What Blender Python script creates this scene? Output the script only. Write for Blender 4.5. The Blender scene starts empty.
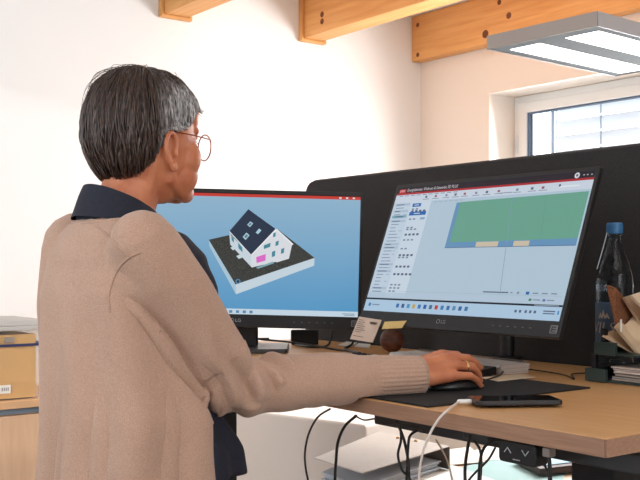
import bpy, bmesh, math, random
from mathutils import Vector, Matrix, noise
from mathutils.bvhtree import BVHTree
random.seed(7)
PI = math.pi
scene = bpy.context.scene
COL = scene.collection
V = Vector

# ------------------------------------------------------------------ camera
YAW = math.radians(37.2)
FW = V((-math.cos(YAW), math.sin(YAW), 0)); RT = V((math.sin(YAW), math.cos(YAW), 0)); UP = V((0, 0, 1))
CAM = V((0.87306, -1.16537, 1.2936))
cd = bpy.data.cameras.new('camera'); co = bpy.data.objects.new('camera', cd); COL.objects.link(co)
co.location = CAM
co.rotation_euler = Matrix((RT, UP, -FW)).transposed().to_euler()
cd.sensor_width = 36; cd.lens = 36 * 1000 / 640; cd.shift_y = 25 / 640
cd.clip_start = .05; cd.clip_end = 100
scene.camera = co
def ray(px, py): return FW + RT * ((px - 320) / 1000) + UP * ((265 - py) / 1000)
def on_z(px, py, z): d = ray(px, py); return CAM + d * ((z - CAM.z) / d.z)
def on_y(px, py, y): d = ray(px, py); return CAM + d * ((y - CAM.y) / d.y)
def on_x(px, py, x): d = ray(px, py); return CAM + d * ((x - CAM.x) / d.x)
def at(px, py, t): return CAM + ray(px, py) * t

# ------------------------------------------------------------------ materials
def lin(c):
    return tuple(((v / 255) / 12.92 if v / 255 <= .04045 else ((v / 255 + .055) / 1.055) ** 2.4) for v in c) + (1,)
MATS = {}
def mat(name, c, rough=.6, metal=0, var=0, scale=20, bump=0, bscale=200, emit=0, trans=0, ior=1.45, coat=0, sheen=0, stretch=(1, 1, 1), c2=None, alpha=1, sss=0, spec=None):
    if name in MATS: return MATS[name]
    m = bpy.data.materials.new(name); m.use_nodes = True
    nt = m.node_tree; b = nt.nodes['Principled BSDF']
    b.inputs['Base Color'].default_value = lin(c)
    b.inputs['Roughness'].default_value = rough; b.inputs['Metallic'].default_value = metal
    if trans: b.inputs['Transmission Weight'].default_value = trans; b.inputs['IOR'].default_value = ior
    if coat: b.inputs['Coat Weight'].default_value = coat
    if sheen: b.inputs['Sheen Weight'].default_value = sheen; b.inputs['Sheen Roughness'].default_value = .5
    if sss: b.inputs['Subsurface Weight'].default_value = sss; b.inputs['Subsurface Scale'].default_value = .006
    if spec is not None: b.inputs['Specular IOR Level'].default_value = spec
    if alpha < 1: b.inputs['Alpha'].default_value = alpha
    if var or c2 or bump:
        tc = nt.nodes.new('ShaderNodeTexCoord'); mp = nt.nodes.new('ShaderNodeMapping')
        mp.inputs['Scale'].default_value = stretch
        nt.links.new(tc.outputs['Object'], mp.inputs['Vector'])
    if var or c2:
        n = nt.nodes.new('ShaderNodeTexNoise'); n.inputs['Scale'].default_value = scale; n.inputs['Detail'].default_value = 5
        nt.links.new(mp.outputs[0], n.inputs['Vector'])
        r = nt.nodes.new('ShaderNodeValToRGB')
        a = lin(c)
        if c2: o = lin(c2)
        else: o = tuple(max(0, v * (1 - var)) for v in a[:3]) + (1,)
        r.color_ramp.elements[0].color = o; r.color_ramp.elements[1].color = a
        r.color_ramp.elements[0].position = .32; r.color_ramp.elements[1].position = .68
        nt.links.new(n.outputs['Fac'], r.inputs['Fac']); nt.links.new(r.outputs['Color'], b.inputs['Base Color'])
        if emit: nt.links.new(r.outputs['Color'], b.inputs['Emission Color'])
    if bump:
        n2 = nt.nodes.new('ShaderNodeTexNoise'); n2.inputs['Scale'].default_value = bscale; n2.inputs['Detail'].default_value = 3
        nt.links.new(mp.outputs[0], n2.inputs['Vector'])
        bp = nt.nodes.new('ShaderNodeBump'); bp.inputs['Strength'].default_value = bump; bp.inputs['Distance'].default_value = .002
        nt.links.new(n2.outputs['Fac'], bp.inputs['Height']); nt.links.new(bp.outputs[0], b.inputs['Normal'])
    if emit:
        b.inputs['Emission Strength'].default_value = emit
        if not (var or c2): b.inputs['Emission Color'].default_value = lin(c)
    MATS[name] = m; return m
def emis(c, s=None, name=None):
    """picture element shown by a screen: dark glass that gives off light"""
    name = name or 'display_%d_%d_%d' % tuple(c)
    if name in MATS: return MATS[name]
    m = mat(name, (8, 8, 9), rough=.35, emit=SCREEN if s is None else s, spec=.2)
    m.node_tree.nodes['Principled BSDF'].inputs['Emission Color'].default_value = lin(c)
    return m
SCREEN = .88

# ------------------------------------------------------------------ mesh builder
class MB:
    def __init__(s): s.v = []; s.f = []; s.m = []
    def add(s, vs, fs, mi=0):
        o = len(s.v); s.v += [V(v) for v in vs]; s.f += [[i + o for i in f] for f in fs]; s.m += [mi] * len(fs); return s
    def box(s, c, d, rot=None, mi=0):
        c = V(c); R = rot.to_3x3() if rot else Matrix.Identity(3)
        vs = [c + R @ V((x * d[0] / 2, y * d[1] / 2, z * d[2] / 2)) for x in (-1, 1) for y in (-1, 1) for z in (-1, 1)]
        return s.add(vs, [(0, 1, 3, 2), (4, 6, 7, 5), (0, 4, 5, 1), (2, 3, 7, 6), (0, 2, 6, 4), (1, 5, 7, 3)], mi)
    def b2(s, lo, hi, mi=0):
        return s.box([(a + b) / 2 for a, b in zip(lo, hi)], [abs(b - a) for a, b in zip(lo, hi)], None, mi)
    def prism(s, pts, off, mi=0):
        """closed outline extruded by a vector"""
        n = len(pts); off = V(off); p = [V(q) for q in pts]
        fs = [list(range(n))[::-1], list(range(n, 2 * n))] + [(i, (i + 1) % n, (i + 1) % n + n, i + n) for i in range(n)]
        return s.add(p + [q + off for q in p], fs, mi)
    def poly(s, pts, mi=0): return s.add(pts, [list(range(len(pts)))], mi)
    def tube(s, pts, r, n=10, mi=0, cap='round', closed=False, flat=None):
        pts = [V(p) for p in pts]
        if not hasattr(r, '__len__'): r = [r] * len(pts)
        r = list(r)
        if cap == 'round' and not closed:
            d0 = (pts[0] - pts[1]).normalized(); d1 = (pts[-1] - pts[-2]).normalized()
            A = []; 
            for k in (80, 55, 28): A.append((pts[0] + d0 * r[0] * math.sin(math.radians(k)), r[0] * math.cos(math.radians(k))))
            B = [(pts[-1] + d1 * r[-1] * math.sin(math.radians(k)), r[-1] * math.cos(math.radians(k))) for k in (28, 55, 80)]
            pts = [a[0] for a in A] + pts + [b[0] for b in B]; r = [a[1] for a in A] + r + [b[1] for b in B]
        N = len(pts); vs = []; nrm = None
        for i, p in enumerate(pts):
            if closed: t = pts[(i + 1) % N] - pts[i - 1]
            else: t = pts[min(i + 1, N - 1)] - pts[max(i - 1, 0)]
            t = t.normalized() if t.length > 1e-9 else V((0, 0, 1))
            if nrm is None:
                nrm = t.orthogonal().normalized()
            nrm = (nrm - t * nrm.dot(t)).normalized(); bn = t.cross(nrm)
            for k in range(n):
                a = 2 * PI * k / n
                vs.append(p + (nrm * math.cos(a) + bn * math.sin(a)) * r[i])
        fs = []
        for i in range(N if closed else N - 1):
            j = (i + 1) % N
            for k in range(n): fs.append((i * n + k, i * n + (k + 1) % n, j * n + (k + 1) % n, j * n + k))
        if not closed: fs += [list(range(n))[::-1], [(N - 1) * n + k for k in range(n)]]
        return s.add(vs, fs, mi)
    def rings(s, rings, mi=0, caps=True):
        """loft through rings of equal length"""
        n = len(rings[0]); vs = [p for r in rings for p in r]; fs = []
        for i in range(len(rings) - 1):
            for k in range(n): fs.append((i * n + k, i * n + (k + 1) % n, (i + 1) * n + (k + 1) % n, (i + 1) * n + k))
        if caps: fs += [list(range(n))[::-1], [(len(rings) - 1) * n + k for k in range(n)]]
        return s.add(vs, fs, mi)
    def lathe(s, prof, c=(0, 0, 0), n=32, mi=0, axis=None):
        c = V(c); Q = axis.to_3x3() if axis else Matrix.Identity(3)
        return s.rings([[c + Q @ V((r * math.cos(2 * PI * k / n), r * math.sin(2 * PI * k / n), z)) for k in range(n)] for r, z in prof], mi)
    def ell(s, c, r, rot=None, n=20, mi=0):
        if not hasattr(r, '__len__'): r = (r, r, r)
        c = V(c); Q = rot.to_3x3() if rot else Matrix.Identity(3); rs = []
        for i in range(n // 2 + 1):
            a = max(1e-3, min(PI - 1e-3, PI * i / (n // 2)))
            rs.append([c + Q @ V((r[0] * math.sin(a) * math.cos(2 * PI * k / n), r[1] * math.sin(a) * math.sin(2 * PI * k / n), -r[2] * math.cos(a))) for k in range(n)])
        return s.rings(rs, mi)
    def text(s, body, origin, ux, uy, size, mi=0, align='LEFT', width=None):
        vs, fs = text_mesh(body, align)
        if width:
            w = max(v[0] for v in vs) - min(v[0] for v in vs); kx = width / w
        else: kx = size
        o = V(origin); ux = V(ux); uy = V(uy)
        return s.add([o + ux * v[0] * kx + uy * v[1] * size for v in vs], fs, mi)
    def xf(s, M):
        s.v = [M @ v for v in s.v]; return s
    def build(s, name, mats, parent=None, smooth=False, bevel=0, bseg=2, world=False, recalc=True, sharp=None):
        me = bpy.data.meshes.new(name)
        vs = s.v
        if world and parent:
            I = WM(parent).inverted(); vs = [I @ v for v in vs]
        me.from_pydata([tuple(v) for v in vs], [], s.f)
        for i, p in enumerate(me.polygons): p.material_index = s.m[i]
        if not isinstance(mats, (list, tuple)): mats = [mats]
        for m in mats: me.materials.append(m)
        if recalc:
            bm = bmesh.new(); bm.from_mesh(me); bmesh.ops.recalc_face_normals(bm, faces=bm.faces[:]); bm.to_mesh(me); bm.free()
        if smooth:
            me.shade_smooth()
            if sharp: me.set_sharp_from_angle(angle=math.radians(sharp))
        o = bpy.data.objects.new(name, me); COL.objects.link(o)
        if parent: o.parent = parent
        if bevel:
            b = o.modifiers.new('bevel', 'BEVEL'); b.width = bevel; b.segments = bseg; b.limit_method = 'ANGLE'; b.angle_limit = math.radians(40)
            b.harden_normals = False
        return o
def WM(o):
    M = Matrix.LocRotScale(o.location, o.rotation_euler, None)
    return WM(o.parent) @ M if o.parent else M
TXT = {}
def text_mesh(body, align='LEFT'):
    k = (body, align)
    if k in TXT: return TXT[k]
    cu = bpy.data.curves.new('lettering', 'FONT'); cu.body = body; cu.size = 1; cu.align_x = align; cu.resolution_u = 2
    ob = bpy.data.objects.new('lettering', cu); COL.objects.link(ob)
    dg = bpy.context.evaluated_depsgraph_get(); me = ob.evaluated_get(dg).to_mesh()
    vs = [tuple(v.co) for v in me.vertices]; fs = [list(p.vertices) for p in me.polygons]
    ob.evaluated_get(dg).to_mesh_clear()
    bpy.data.objects.remove(ob); bpy.data.curves.remove(cu)
    TXT[k] = (vs, fs); return TXT[k]
def tag(o, label, cat, group=None, kind=None):
    o['label'] = label; o['category'] = cat
    if group: o['group'] = group
    if kind: o['kind'] = kind
    return o
def thing(name, label, cat, loc=(0, 0, 0), rotz=0, group=None):
    o = bpy.data.objects.new(name, None); COL.objects.link(o); o.location = loc; o.rotation_euler = (0, 0, rotz)
    o.empty_display_size = .05
    return tag(o, label, cat, group)
def struct(o): o['kind'] = 'structure'; return o
def dup(root, loc, rotz, label, group=None):
    r = root.copy(); COL.objects.link(r); r.location = loc; r.rotation_euler = (0, 0, rotz); r['label'] = label
    if group: r['group'] = group
    for ch in [c for c in root.children]:
        c = ch.copy(); COL.objects.link(c); c.parent = r
        for g in [q for q in ch.children]:
            d = g.copy(); COL.objects.link(d); d.parent = c
    return r
def spline(pts, n=8):
    """Catmull-Rom through points"""
    P = [V(p) for p in pts]; out = []
    for i in range(len(P) - 1):
        a = P[max(i - 1, 0)]; b = P[i]; c = P[i + 1]; d = P[min(i + 2, len(P) - 1)]
        for k in range(n):
            t = k / n
            out.append(.5 * ((2 * b) + (c - a) * t + (2 * a - 5 * b + 4 * c - d) * t * t + (3 * b - a - 3 * c + d) * t ** 3))
    out.append(P[-1]); return out
def interp(tab, z):
    if z <= tab[0][0]: return tab[0][1:]
    for a, b in zip(tab, tab[1:]):
        if z <= b[0]:
            t = (z - a[0]) / (b[0] - a[0]); t = t * t * (3 - 2 * t)
            return tuple(p + (q - p) * t for p, q in zip(a[1:], b[1:]))
    return tab[-1][1:]
def remesh(mb, voxel, iters=2, fac=.5):
    me = bpy.data.meshes.new('work'); me.from_pydata([tuple(v) for v in mb.v], [], mb.f)
    bm = bmesh.new(); bm.from_mesh(me); bmesh.ops.recalc_face_normals(bm, faces=bm.faces[:]); bm.to_mesh(me); bm.free()
    ob = bpy.data.objects.new('work', me); COL.objects.link(ob)
    r = ob.modifiers.new('r', 'REMESH'); r.mode = 'VOXEL'; r.voxel_size = voxel
    if iters:
        sm = ob.modifiers.new('s', 'SMOOTH'); sm.factor = fac; sm.iterations = iters
    dg = bpy.context.evaluated_depsgraph_get(); out = bpy.data.meshes.new_from_object(ob.evaluated_get(dg))
    bpy.data.objects.remove(ob)
    return out
def mesh_obj(name, me, m, parent, smooth=True):
    I = WM(parent).inverted(); me.transform(I)
    me.materials.clear()
    for q in (m if isinstance(m, list) else [m]): me.materials.append(q)
    if smooth: me.shade_smooth()
    me.name = name
    o = bpy.data.objects.new(name, me); COL.objects.link(o); o.parent = parent; return o

# ------------------------------------------------------------------ palette
wall_white = mat('white_plaster', (240, 238, 236), .9, bump=.12, bscale=90)
wood_floor = mat('floor_boards', (168, 160, 152), .5, var=.25, scale=6, stretch=(1, 8, 1))
beam_wood = mat('spruce_beam', (232, 172, 106), .55, c2=(214, 148, 82), scale=5, stretch=(.6, 9, 9), bump=.08, bscale=30)
knot = mat('wood_knot', (112, 58, 28), .7)
trim_wood = mat('spruce_batten', (224, 164, 100), .55, var=.12, scale=9)
desk_top_m = mat('beech_laminate', (224, 172, 116), .38, c2=(210, 156, 100), scale=7, stretch=(1.2, 22, 22), bump=.03, bscale=300)
desk_edge_m = mat('beech_edge_band', (172, 132, 106), .55, c2=(152, 114, 90), scale=10, stretch=(1, 12, 26))
steel_dark = mat('dark_grey_steel', (62, 63, 66), .45, metal=.3)
black_pl = mat('black_plastic', (26, 26, 28), .42)
black_matte = mat('matte_black', (20, 20, 21), .8)
felt = mat('charcoal_felt', (56, 53, 53), .95, var=.35, scale=420, bump=.5, bscale=420)
felt_edge = mat('felt_edge', (74, 66, 62), .9)
white_pl = mat('white_plastic', (236, 236, 234), .4)
paper = mat('white_paper', (236, 230, 222), .8)
cream = mat('cream_paper', (226, 196, 152), .8, var=.08, scale=14)
silver = mat('brushed_silver', (216, 220, 226), .42, metal=.35)
silver_shaded = mat('shaded_silver', (172, 160, 152), .5, metal=.4)  # brownish copy of the silver, shade painted on the lamp's end faces

# ------------------------------------------------------------------ room shell
XL, YW = -3.03, 2.47
struct(MB().b2((XL - .12, -2.95, 0), (XL, YW + .3, 2.75)).build('wall_left', wall_white))
WX0, WX1, WZ0, WZ1 = -2.54, -.95, 1.15, 2.135
w = MB(); y0, y1 = YW, YW + .3
w.b2((XL, y0, 0), (WX0, y1, 2.75)); w.b2((WX1, y0, 0), (2.6, y1, 2.75)); w.b2((WX0, y0, 0), (WX1, y1, WZ0)); w.b2((WX0, y0, WZ1), (WX1, y1, 2.75))
wall_shaded = mat('shaded_plaster', (238, 226, 214), .9, bump=.12, bscale=90)  # window wall's shade put into a warmer plaster colour
struct(w.build('wall_window', wall_shaded))
struct(MB().b2((XL - .12, -2.95, -.1), (2.6, YW + .3, 0)).build('floor', wood_floor))
struct(MB().b2((XL - .12, -2.95, 2.6), (2.6, YW + .3, 2.7)).build('ceiling', wall_white))

RWX0, RWX1, RWZ0, RWZ1, YR = -1.95, .35, 1.0, 2.5, -2.7
w = MB(); y0, y1 = YR - .25, YR
w.b2((XL - .12, y0, 0), (RWX0, y1, 2.6)); w.b2((RWX1, y0, 0), (2.6, y1, 2.6)); w.b2((RWX0, y0, 0), (RWX1, y1, RWZ0)); w.b2((RWX0, y0, RWZ1), (RWX1, y1, 2.6))
struct(w.build('wall_rear', wall_white))
struct(MB().b2((2.6, YR - .25, -.1), (2.72, YW + .3, 2.75)).build('wall_right', wall_white))
fill_win = bpy.data.objects.new('fill_window', None); COL.objects.link(fill_win); fill_win.location = (2.6, -.2, 1.0); fill_win['kind'] = 'structure'  # unseen window, added to brighten the lamp's right side
for lo, hi in (((-.03, -.8, 0), (-.001, -.74, 1.4)), ((-.03, .74, 0), (-.001, .8, 1.4)), ((-.03, -.74, 0), (-.001, .74, .06)), ((-.03, -.74, 1.34), (-.001, .74, 1.4))): MB().b2(lo, hi).build('window_frame', white_pl, fill_win)
MB().b2((-.012, -.739, .061), (-.004, .739, 1.339)).build('pane', mat('fill_glow', (235, 240, 248), .2, emit=1.5), fill_win)  # glowing pane of the added window, works as fill
win2 = bpy.data.objects.new('window_2', None); COL.objects.link(win2); win2.location = (RWX0, YR - .16, RWZ0); win2['kind'] = 'structure'
q = MB(); WR, HR = RWX1 - RWX0, RWZ1 - RWZ0
for a, b, c_, d_ in ((.001, .06, .001, HR - .001), (WR - .06, WR - .001, .001, HR - .001), (.06, WR - .06, HR - .06, HR - .001), (.06, WR - .06, .001, .06)): q.b2((a, 0, c_), (b, .06, d_))
q.build('window_frame', white_pl, win2)
bl2 = bpy.data.objects.new('venetian_blind', None); COL.objects.link(bl2); bl2.location = (RWX0, YR - .05, RWZ0)
tag(bl2, 'pale venetian blind in the rear window behind the camera', 'blind')
for i in range(18):
    MB().box((WR / 2, 0, .06 + i * .082), (WR - .02, .05, .003), Matrix.Rotation(math.radians(-28), 4, 'X')).build('slat', mat('blind_slat', (222, 226, 232), .5), bl2)
# window
win = bpy.data.objects.new('window_1', None); COL.objects.link(win); win.location = (WX0, YW + .18, WZ0); win['kind'] = 'structure'
W_, H_ = WX1 - WX0, WZ1 - WZ0
fr = MB(); fy0, fy1 = 0, .07
def frame(mb, x0, x1, z0, z1, wd, ya, yb):
    mb.b2((x0, ya, z0), (x0 + wd, yb, z1)); mb.b2((x1 - wd, ya, z0), (x1, yb, z1))
    mb.b2((x0 + wd, ya, z1 - wd), (x1 - wd, yb, z1)); mb.b2((x0 + wd, ya, z0), (x1 - wd, yb, z0 + wd))
frame(fr, .001, W_ - .001, .001, H_ - .001, .035, 0, .07); fr.build('window_frame', white_pl, win, bevel=.003)
sa = MB(); frame(sa, .037, W_ - .037, .037, H_ - .037, .05, -.012, .05); sa.build('sash', white_pl, win, bevel=.004)
hg = MB(); hg.tube([(.030, -.012, H_ - .2), (.030, -.012, H_ - .28)], .006, 10); hg.build('hinge', silver, win, True)
seal = MB(); frame(seal, .086, W_ - .086, .086, H_ - .086, .008, .0, .03); seal.build('gasket', mat('blue_grey_gasket', (88, 104, 124), .7), win)
glass = mat('window_glass', (255, 255, 255), .0, trans=1, ior=1.02)
MB().b2((.094, .022, .094), (W_ - .094, .027, H_ - .094)).build('pane', glass, win)
MB().b2((.001, -.178, .001), (W_ - .001, -.001, .03)).build('sill', white_pl, win, bevel=.004)
bl = bpy.data.objects.new('venetian_blind', None); COL.objects.link(bl); bl.location = (WX0, YW + .3, WZ0)
tag(bl, 'pale outdoor venetian blind behind the window pane', 'blind')
slat_m = mat('blind_slat', (240, 242, 246), .5)
for i in range(13):
    z = H_ - .075 - i * .075
    sl = MB(); R = Matrix.Rotation(math.radians(-40), 4, 'X')
    sl.box((W_ / 2 + .02, .07, z), (W_ - .24, .08, .003), R); sl.build('slat', slat_m, bl)
for x in (.15, .42, .86, 1.3):
    MB().b2((x - .003, .02, .05), (x + .003, .023, H_ - .065)).build('ladder_tape', mat('blind_tape', (150, 168, 186), .8), bl)
MB().b2((.09, .03, H_ - .062), (W_ - .05, .09, H_ - .005)).build('head_rail', mat('blind_rail', (120, 132, 146), .5), bl)
MB().b2((.094, .05, .02), (.100, .07, H_ - .064)).build('guide_rail', mat('blind_rail', (120, 132, 146), .5), bl)

# beams
def beam(yf, yb, zb, label, collar, knots):
    o = thing('ceiling_beam', label, 'beam', (XL, (yf + yb) / 2, zb), 0, 'exposed wooden ceiling beams')
    hw = (yb - yf) / 2
    MB().b2((.002, -hw, 0), (5.5, hw, 2.599 - zb)).build('timber', beam_wood, o, bevel=.006)
    if collar:
        c = MB(); c.b2((.001, -hw - .014, -.014), (.03, -hw - .001, .2)); c.b2((.001, hw + .001, -.014), (.03, hw + .014, .2)); c.b2((.001, -hw - .001, -.014), (.03, hw + .001, -.001))
        c.build('wall_batten', trim_wood, o, bevel=.002)
    for x, z, r in knots:
        k = MB(); k.lathe([(.0005, 0), (r * .6, .0), (r, -.0006), (r * 1.05, -.002)], (x, -hw - .0006, z), 16, axis=Matrix.Rotation(PI / 2, 4, 'X')); k.build('knot', knot, o, True)
beam(.925, 1.05, 2.388, 'wooden ceiling beam at far left, above the bespectacled person', True, [])
beam(1.68, 1.80, 2.385, 'middle wooden ceiling beam, its end on the white wall above the screens', True, [(.17, .085, .014), (.17, .052, .014)])
beam(2.40, 2.468, 2.362, 'rearmost wooden ceiling beam, knotty, along the window wall behind the lamp', False,
     [(.05, .03, .012), (.05, .185, .012), (.53, .05, .02), (.68, .11, .016), (1.45, .105, .02), (.62, .185, .013)])

# ------------------------------------------------------------------ height-adjustable desk
HD = 1.05
desk = thing('standing_desk', 'raised sit-stand desk with beech top and dark steel frame', 'desk', (0, 0, 0))
d = MB(); d.b2((-1.8, 0.001, HD - .027), (-.001, .8, HD)); d.build('desk_top', desk_top_m, desk, bevel=.0012)
e = MB(); e.b2((-1.8, -.0012, HD - .0265), (-.0015, .0005, HD - .001)); e.b2((-.0005, 0, HD - .0265), (.0012, .8, HD - .001)); e.b2((-1.8012, 0, HD - .0265), (-1.7995, .8, HD - .001))
e.build('edge_band', desk_edge_m, desk)
for x in (-.30, -1.7):
    l = MB(); l.b2((x - .05, .36, .62), (x + .05, .44, 1.0)); l.b2((x - .042, .367, .04), (x + .042, .433, .62)); l.build('leg', mat('black_steel', (24, 25, 28), .5, metal=.3), desk, bevel=.004)
    MB().b2((x - .04, .06, .002), (x + .04, .74, .04)).build('foot', steel_dark, desk, bevel=.006)
    MB().b2((x - .03, .05, 1.0), (x + .03, .75, HD - .028)).build('support_arm', steel_dark, desk, bevel=.003)
MB().b2((-.62, .10, .983), (-.01, .135, 1.014)).build('front_rail', steel_dark, desk, bevel=.003)
MB().b2((-1.45, .37, .955), (-.35, .43, .998)).build('crossbar', steel_dark, desk, bevel=.003)
ct = MB(); ct.b2((-1.2, .52, .985), (-.62, .64, .988)); ct.b2((-1.2, .52, .988), (-.62, .523, HD - .028)); ct.b2((-1.2, .637, .988), (-.62, .64, HD - .028)); ct.build('cable_tray', mat('black_steel', (24, 25, 28), .5), desk)
# up/down switch
def panel_pts(px, py, y): return on_y(px, py, y)
sw = MB(); c = on_y(516.5, 453.5, .02)
def rrect(w, h, r, n=5):
    out = []
    for cx, cy, a0 in ((w / 2 - r, h / 2 - r, 0), (-w / 2 + r, h / 2 - r, 90), (-w / 2 + r, -h / 2 + r, 180), (w / 2 - r, -h / 2 + r, 270)):
        for k in range(n + 1):
            a = math.radians(a0 + 90 * k / n); out.append((cx + r * math.cos(a), cy + r * math.sin(a)))
    return out
sw.prism([(c.x + a, c.y, c.z + b) for a, b in rrect(.076, .034, .007)], (0, .03, 0)); s_o = sw.build('height_switch', black_pl, desk, bevel=.0025)
ic = MB(); gl = mat('pale_symbol', (190, 196, 204), .5)
for sx, sg in ((-.018, 1), (.018, -1)):
    q = [(c.x + sx - .0065, c.y - .0006, c.z + .003 - sg * .0035), (c.x + sx, c.y - .0006, c.z + .003 + sg * .004), (c.x + sx + .0065, c.y - .0006, c.z + .003 - sg * .0035)]
    ic.tube(q, .0009, 6)
for k in range(5): ic.box((c.x - .006 + k * .003, c.y - .0004, c.z - .010), (.002, .0004, .0016))
ic.build('arrow_symbols', gl, s_o)
cl = MB(); p = on_y(549, 452, .03); cl.box(p, (.014, .016, .014)); cl.build('cable_clip', mat('grey_clip', (150, 140, 134), .6), desk, bevel=.002)

# felt screen
pan = thing('desk_partition', 'charcoal felt privacy screen along the rear edge of the raised desk', 'partition', (-.9, .83, HD - .1))
out = []
x0, x1, zt, zb, r = -1.815, .0, 1.571, .93, .045
out = [(x0, zb), (x1, zb)] + [(x1 - r + r * math.cos(a), zt - r + r * math.sin(a)) for a in [math.radians(t) for t in range(0, 91, 15)]] + [(x0 + r + r * math.cos(a), zt - r + r * math.sin(a)) for a in [math.radians(t) for t in range(90, 181, 15)]]
MB().prism([(x, .812, z) for x, z in out], (0, .03, 0)).build('felt_panel', felt, pan, world=True, bevel=.004)
ed = MB(); ed.tube([(x, .827, z + .002) for x, z in out[2:]], .003, 8); ed.build('edge_piping', felt_edge, pan, True, world=True)
for x in (-1.5, -.3):
    c_ = MB(); c_.b2((x - .03, .8015, HD - .06), (x + .03, .811, HD + .02)); c_.b2((x - .03, .74, HD - .06), (x + .03, .8015, HD - .03)); c_.build('clamp', steel_dark, pan, world=True, bevel=.002)

# ------------------------------------------------------------------ monitors
BZ = mat('monitor_bezel', (24, 24, 26), .38)
def monitor(name, label, cat, M, draw, stand):
    """M: panel frame (x right, y up, z towards the viewer), origin at the panel centre"""
    o = thing(name, label, cat, stand['loc'], stand['rot'])
    w, h = .61, .364
    bx = MB(); bx.prism([M @ V((a, b, -.012)) for a, b in rrect(w, h, .004)], M.to_3x3() @ V((0, 0, .012)))
    bx.build('bezel', BZ, o, world=True, bevel=.0015)
    bk = MB(); bk.rings([[M @ V((a * k, b * k, z)) for a, b in rrect(w, h, .01)] for k, z in ((.985, -.0125), (.95, -.028), (.62, -.046), (.6, -.047))]); bk.build('back_shell', black_pl, o, world=True, smooth=True, sharp=40)
    sx0, sx1, sy0, sy1 = -.297, .297, -.148, .1725
    mats = []; mb = MB()
    def mi(mt):
        if mt not in mats: mats.append(mt)
        return mats.index(mt)
    # picture coordinates: u 0..1 to the right, v 0..1 downwards over the lit area
    def P(u, v, l=0): return M @ V((sx0 + (sx1 - sx0) * u, sy1 - (sy1 - sy0) * v, .0004 + l * .00012))
    S = (sx1 - sx0)
    class D:
        def rect(s, u0, v0, u1, v1, mt, l=1): mb.poly([P(u0, v1, l), P(u1, v1, l), P(u1, v0, l), P(u0, v0, l)], mi(mt))
        def poly(s, pts, mt, l=1): mb.poly([P(a, b, l) for a, b in pts], mi(mt))
        def text(s, t, u, v, size, mt, l=2, width=None):
            mb.text(t, P(u, v, l), M.to_3x3() @ V((1, 0, 0)), M.to_3x3() @ V((0, 1, 0)), size * S, mi(mt), width=width * S if width else None)
        def disc(s, u, v, r, mt, l=2): mb.poly([P(u + r * math.cos(a), v - r * S / (sy1 - sy0) * math.sin(a), l) for a in [2 * PI * k / 16 for k in range(16)]], mi(mt))
    draw(D(), mi)
    sc = mb.build('screen', mats, o, world=True, recalc=False)
    # maker's mark and buttons along the lower bezel
    lg = MB(); ux = M.to_3x3() @ V((1, 0, 0)); uy = M.to_3x3() @ V((0, 1, 0)); nz = M.to_3x3() @ V((0, 0, 1))
    cx = -.033; cyy = -.164; zz = .0006
    lg.tube([M @ V((cx + .0048 * math.cos(a), cyy + .0048 * math.sin(a), zz)) for a in [2 * PI * k / 20 for k in range(20)]], .0006, 5, closed=True)
    lg.text('LG', M @ V((cx + .008, cyy - .0042, zz)), ux, uy, .0125)
    lg.build('maker_logo', mat('logo_grey', (150, 152, 156), .5), o, world=True, recalc=False)
    bt = MB()
    for k in range(6): bt.box(M @ V((.13 + k * .02, -.165, .0004)), (.005, .0016, .0008), M.to_3x3().to_4x4())
    bt.build('control_marks', mat('mark_grey', (104, 104, 108), .6), o, world=True)
    st = MB(); st.prism([M @ V((.289 + a, -.165 + b, .0002)) for a, b in rrect(.018, .017, .002)], nz * .0005)
    st.build('energy_sticker', mat('sticker_grey', (120, 118, 120), .6), o, world=True)
    s2 = MB(); s2.box(M @ V((.289, -.1605, .001)), (.011, .0022, .0004), M.to_3x3().to_4x4()); s2.box(M @ V((.289, -.1655, .001)), (.011, .0022, .0004), M.to_3x3().to_4x4()); s2.box(M @ V((.2845, -.165, .001)), (.0022, .011, .0004), M.to_3x3().to_4x4())
    s2.box(M @ V((.289, -.1705, .001)), (.011, .0018, .0004), M.to_3x3().to_4x4())
    s2.build('sticker_symbol', mat('sticker_dark', (40, 40, 44), .6), o, world=True)
    return o
def frame_matrix(c, yaw, tilt, roll=0):
    Wd = V((math.cos(yaw), math.sin(yaw), 0)); B = V((-math.sin(yaw), math.cos(yaw), 0))
    U = UP * math.cos(tilt) + B * math.sin(tilt); N = Wd.cross(U)
    M = Matrix((Wd, U, N)).transposed().to_4x4() @ Matrix.Rotation(-roll, 4, 'Z'); M.translation = V(c); return M

ML = frame_matrix((-1.345, .275, 1.3115), math.radians(53), math.radians(3), math.radians(1.5))
MR = frame_matrix((-.689, .4303, 1.3225), 0, math.radians(20.87))

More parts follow.
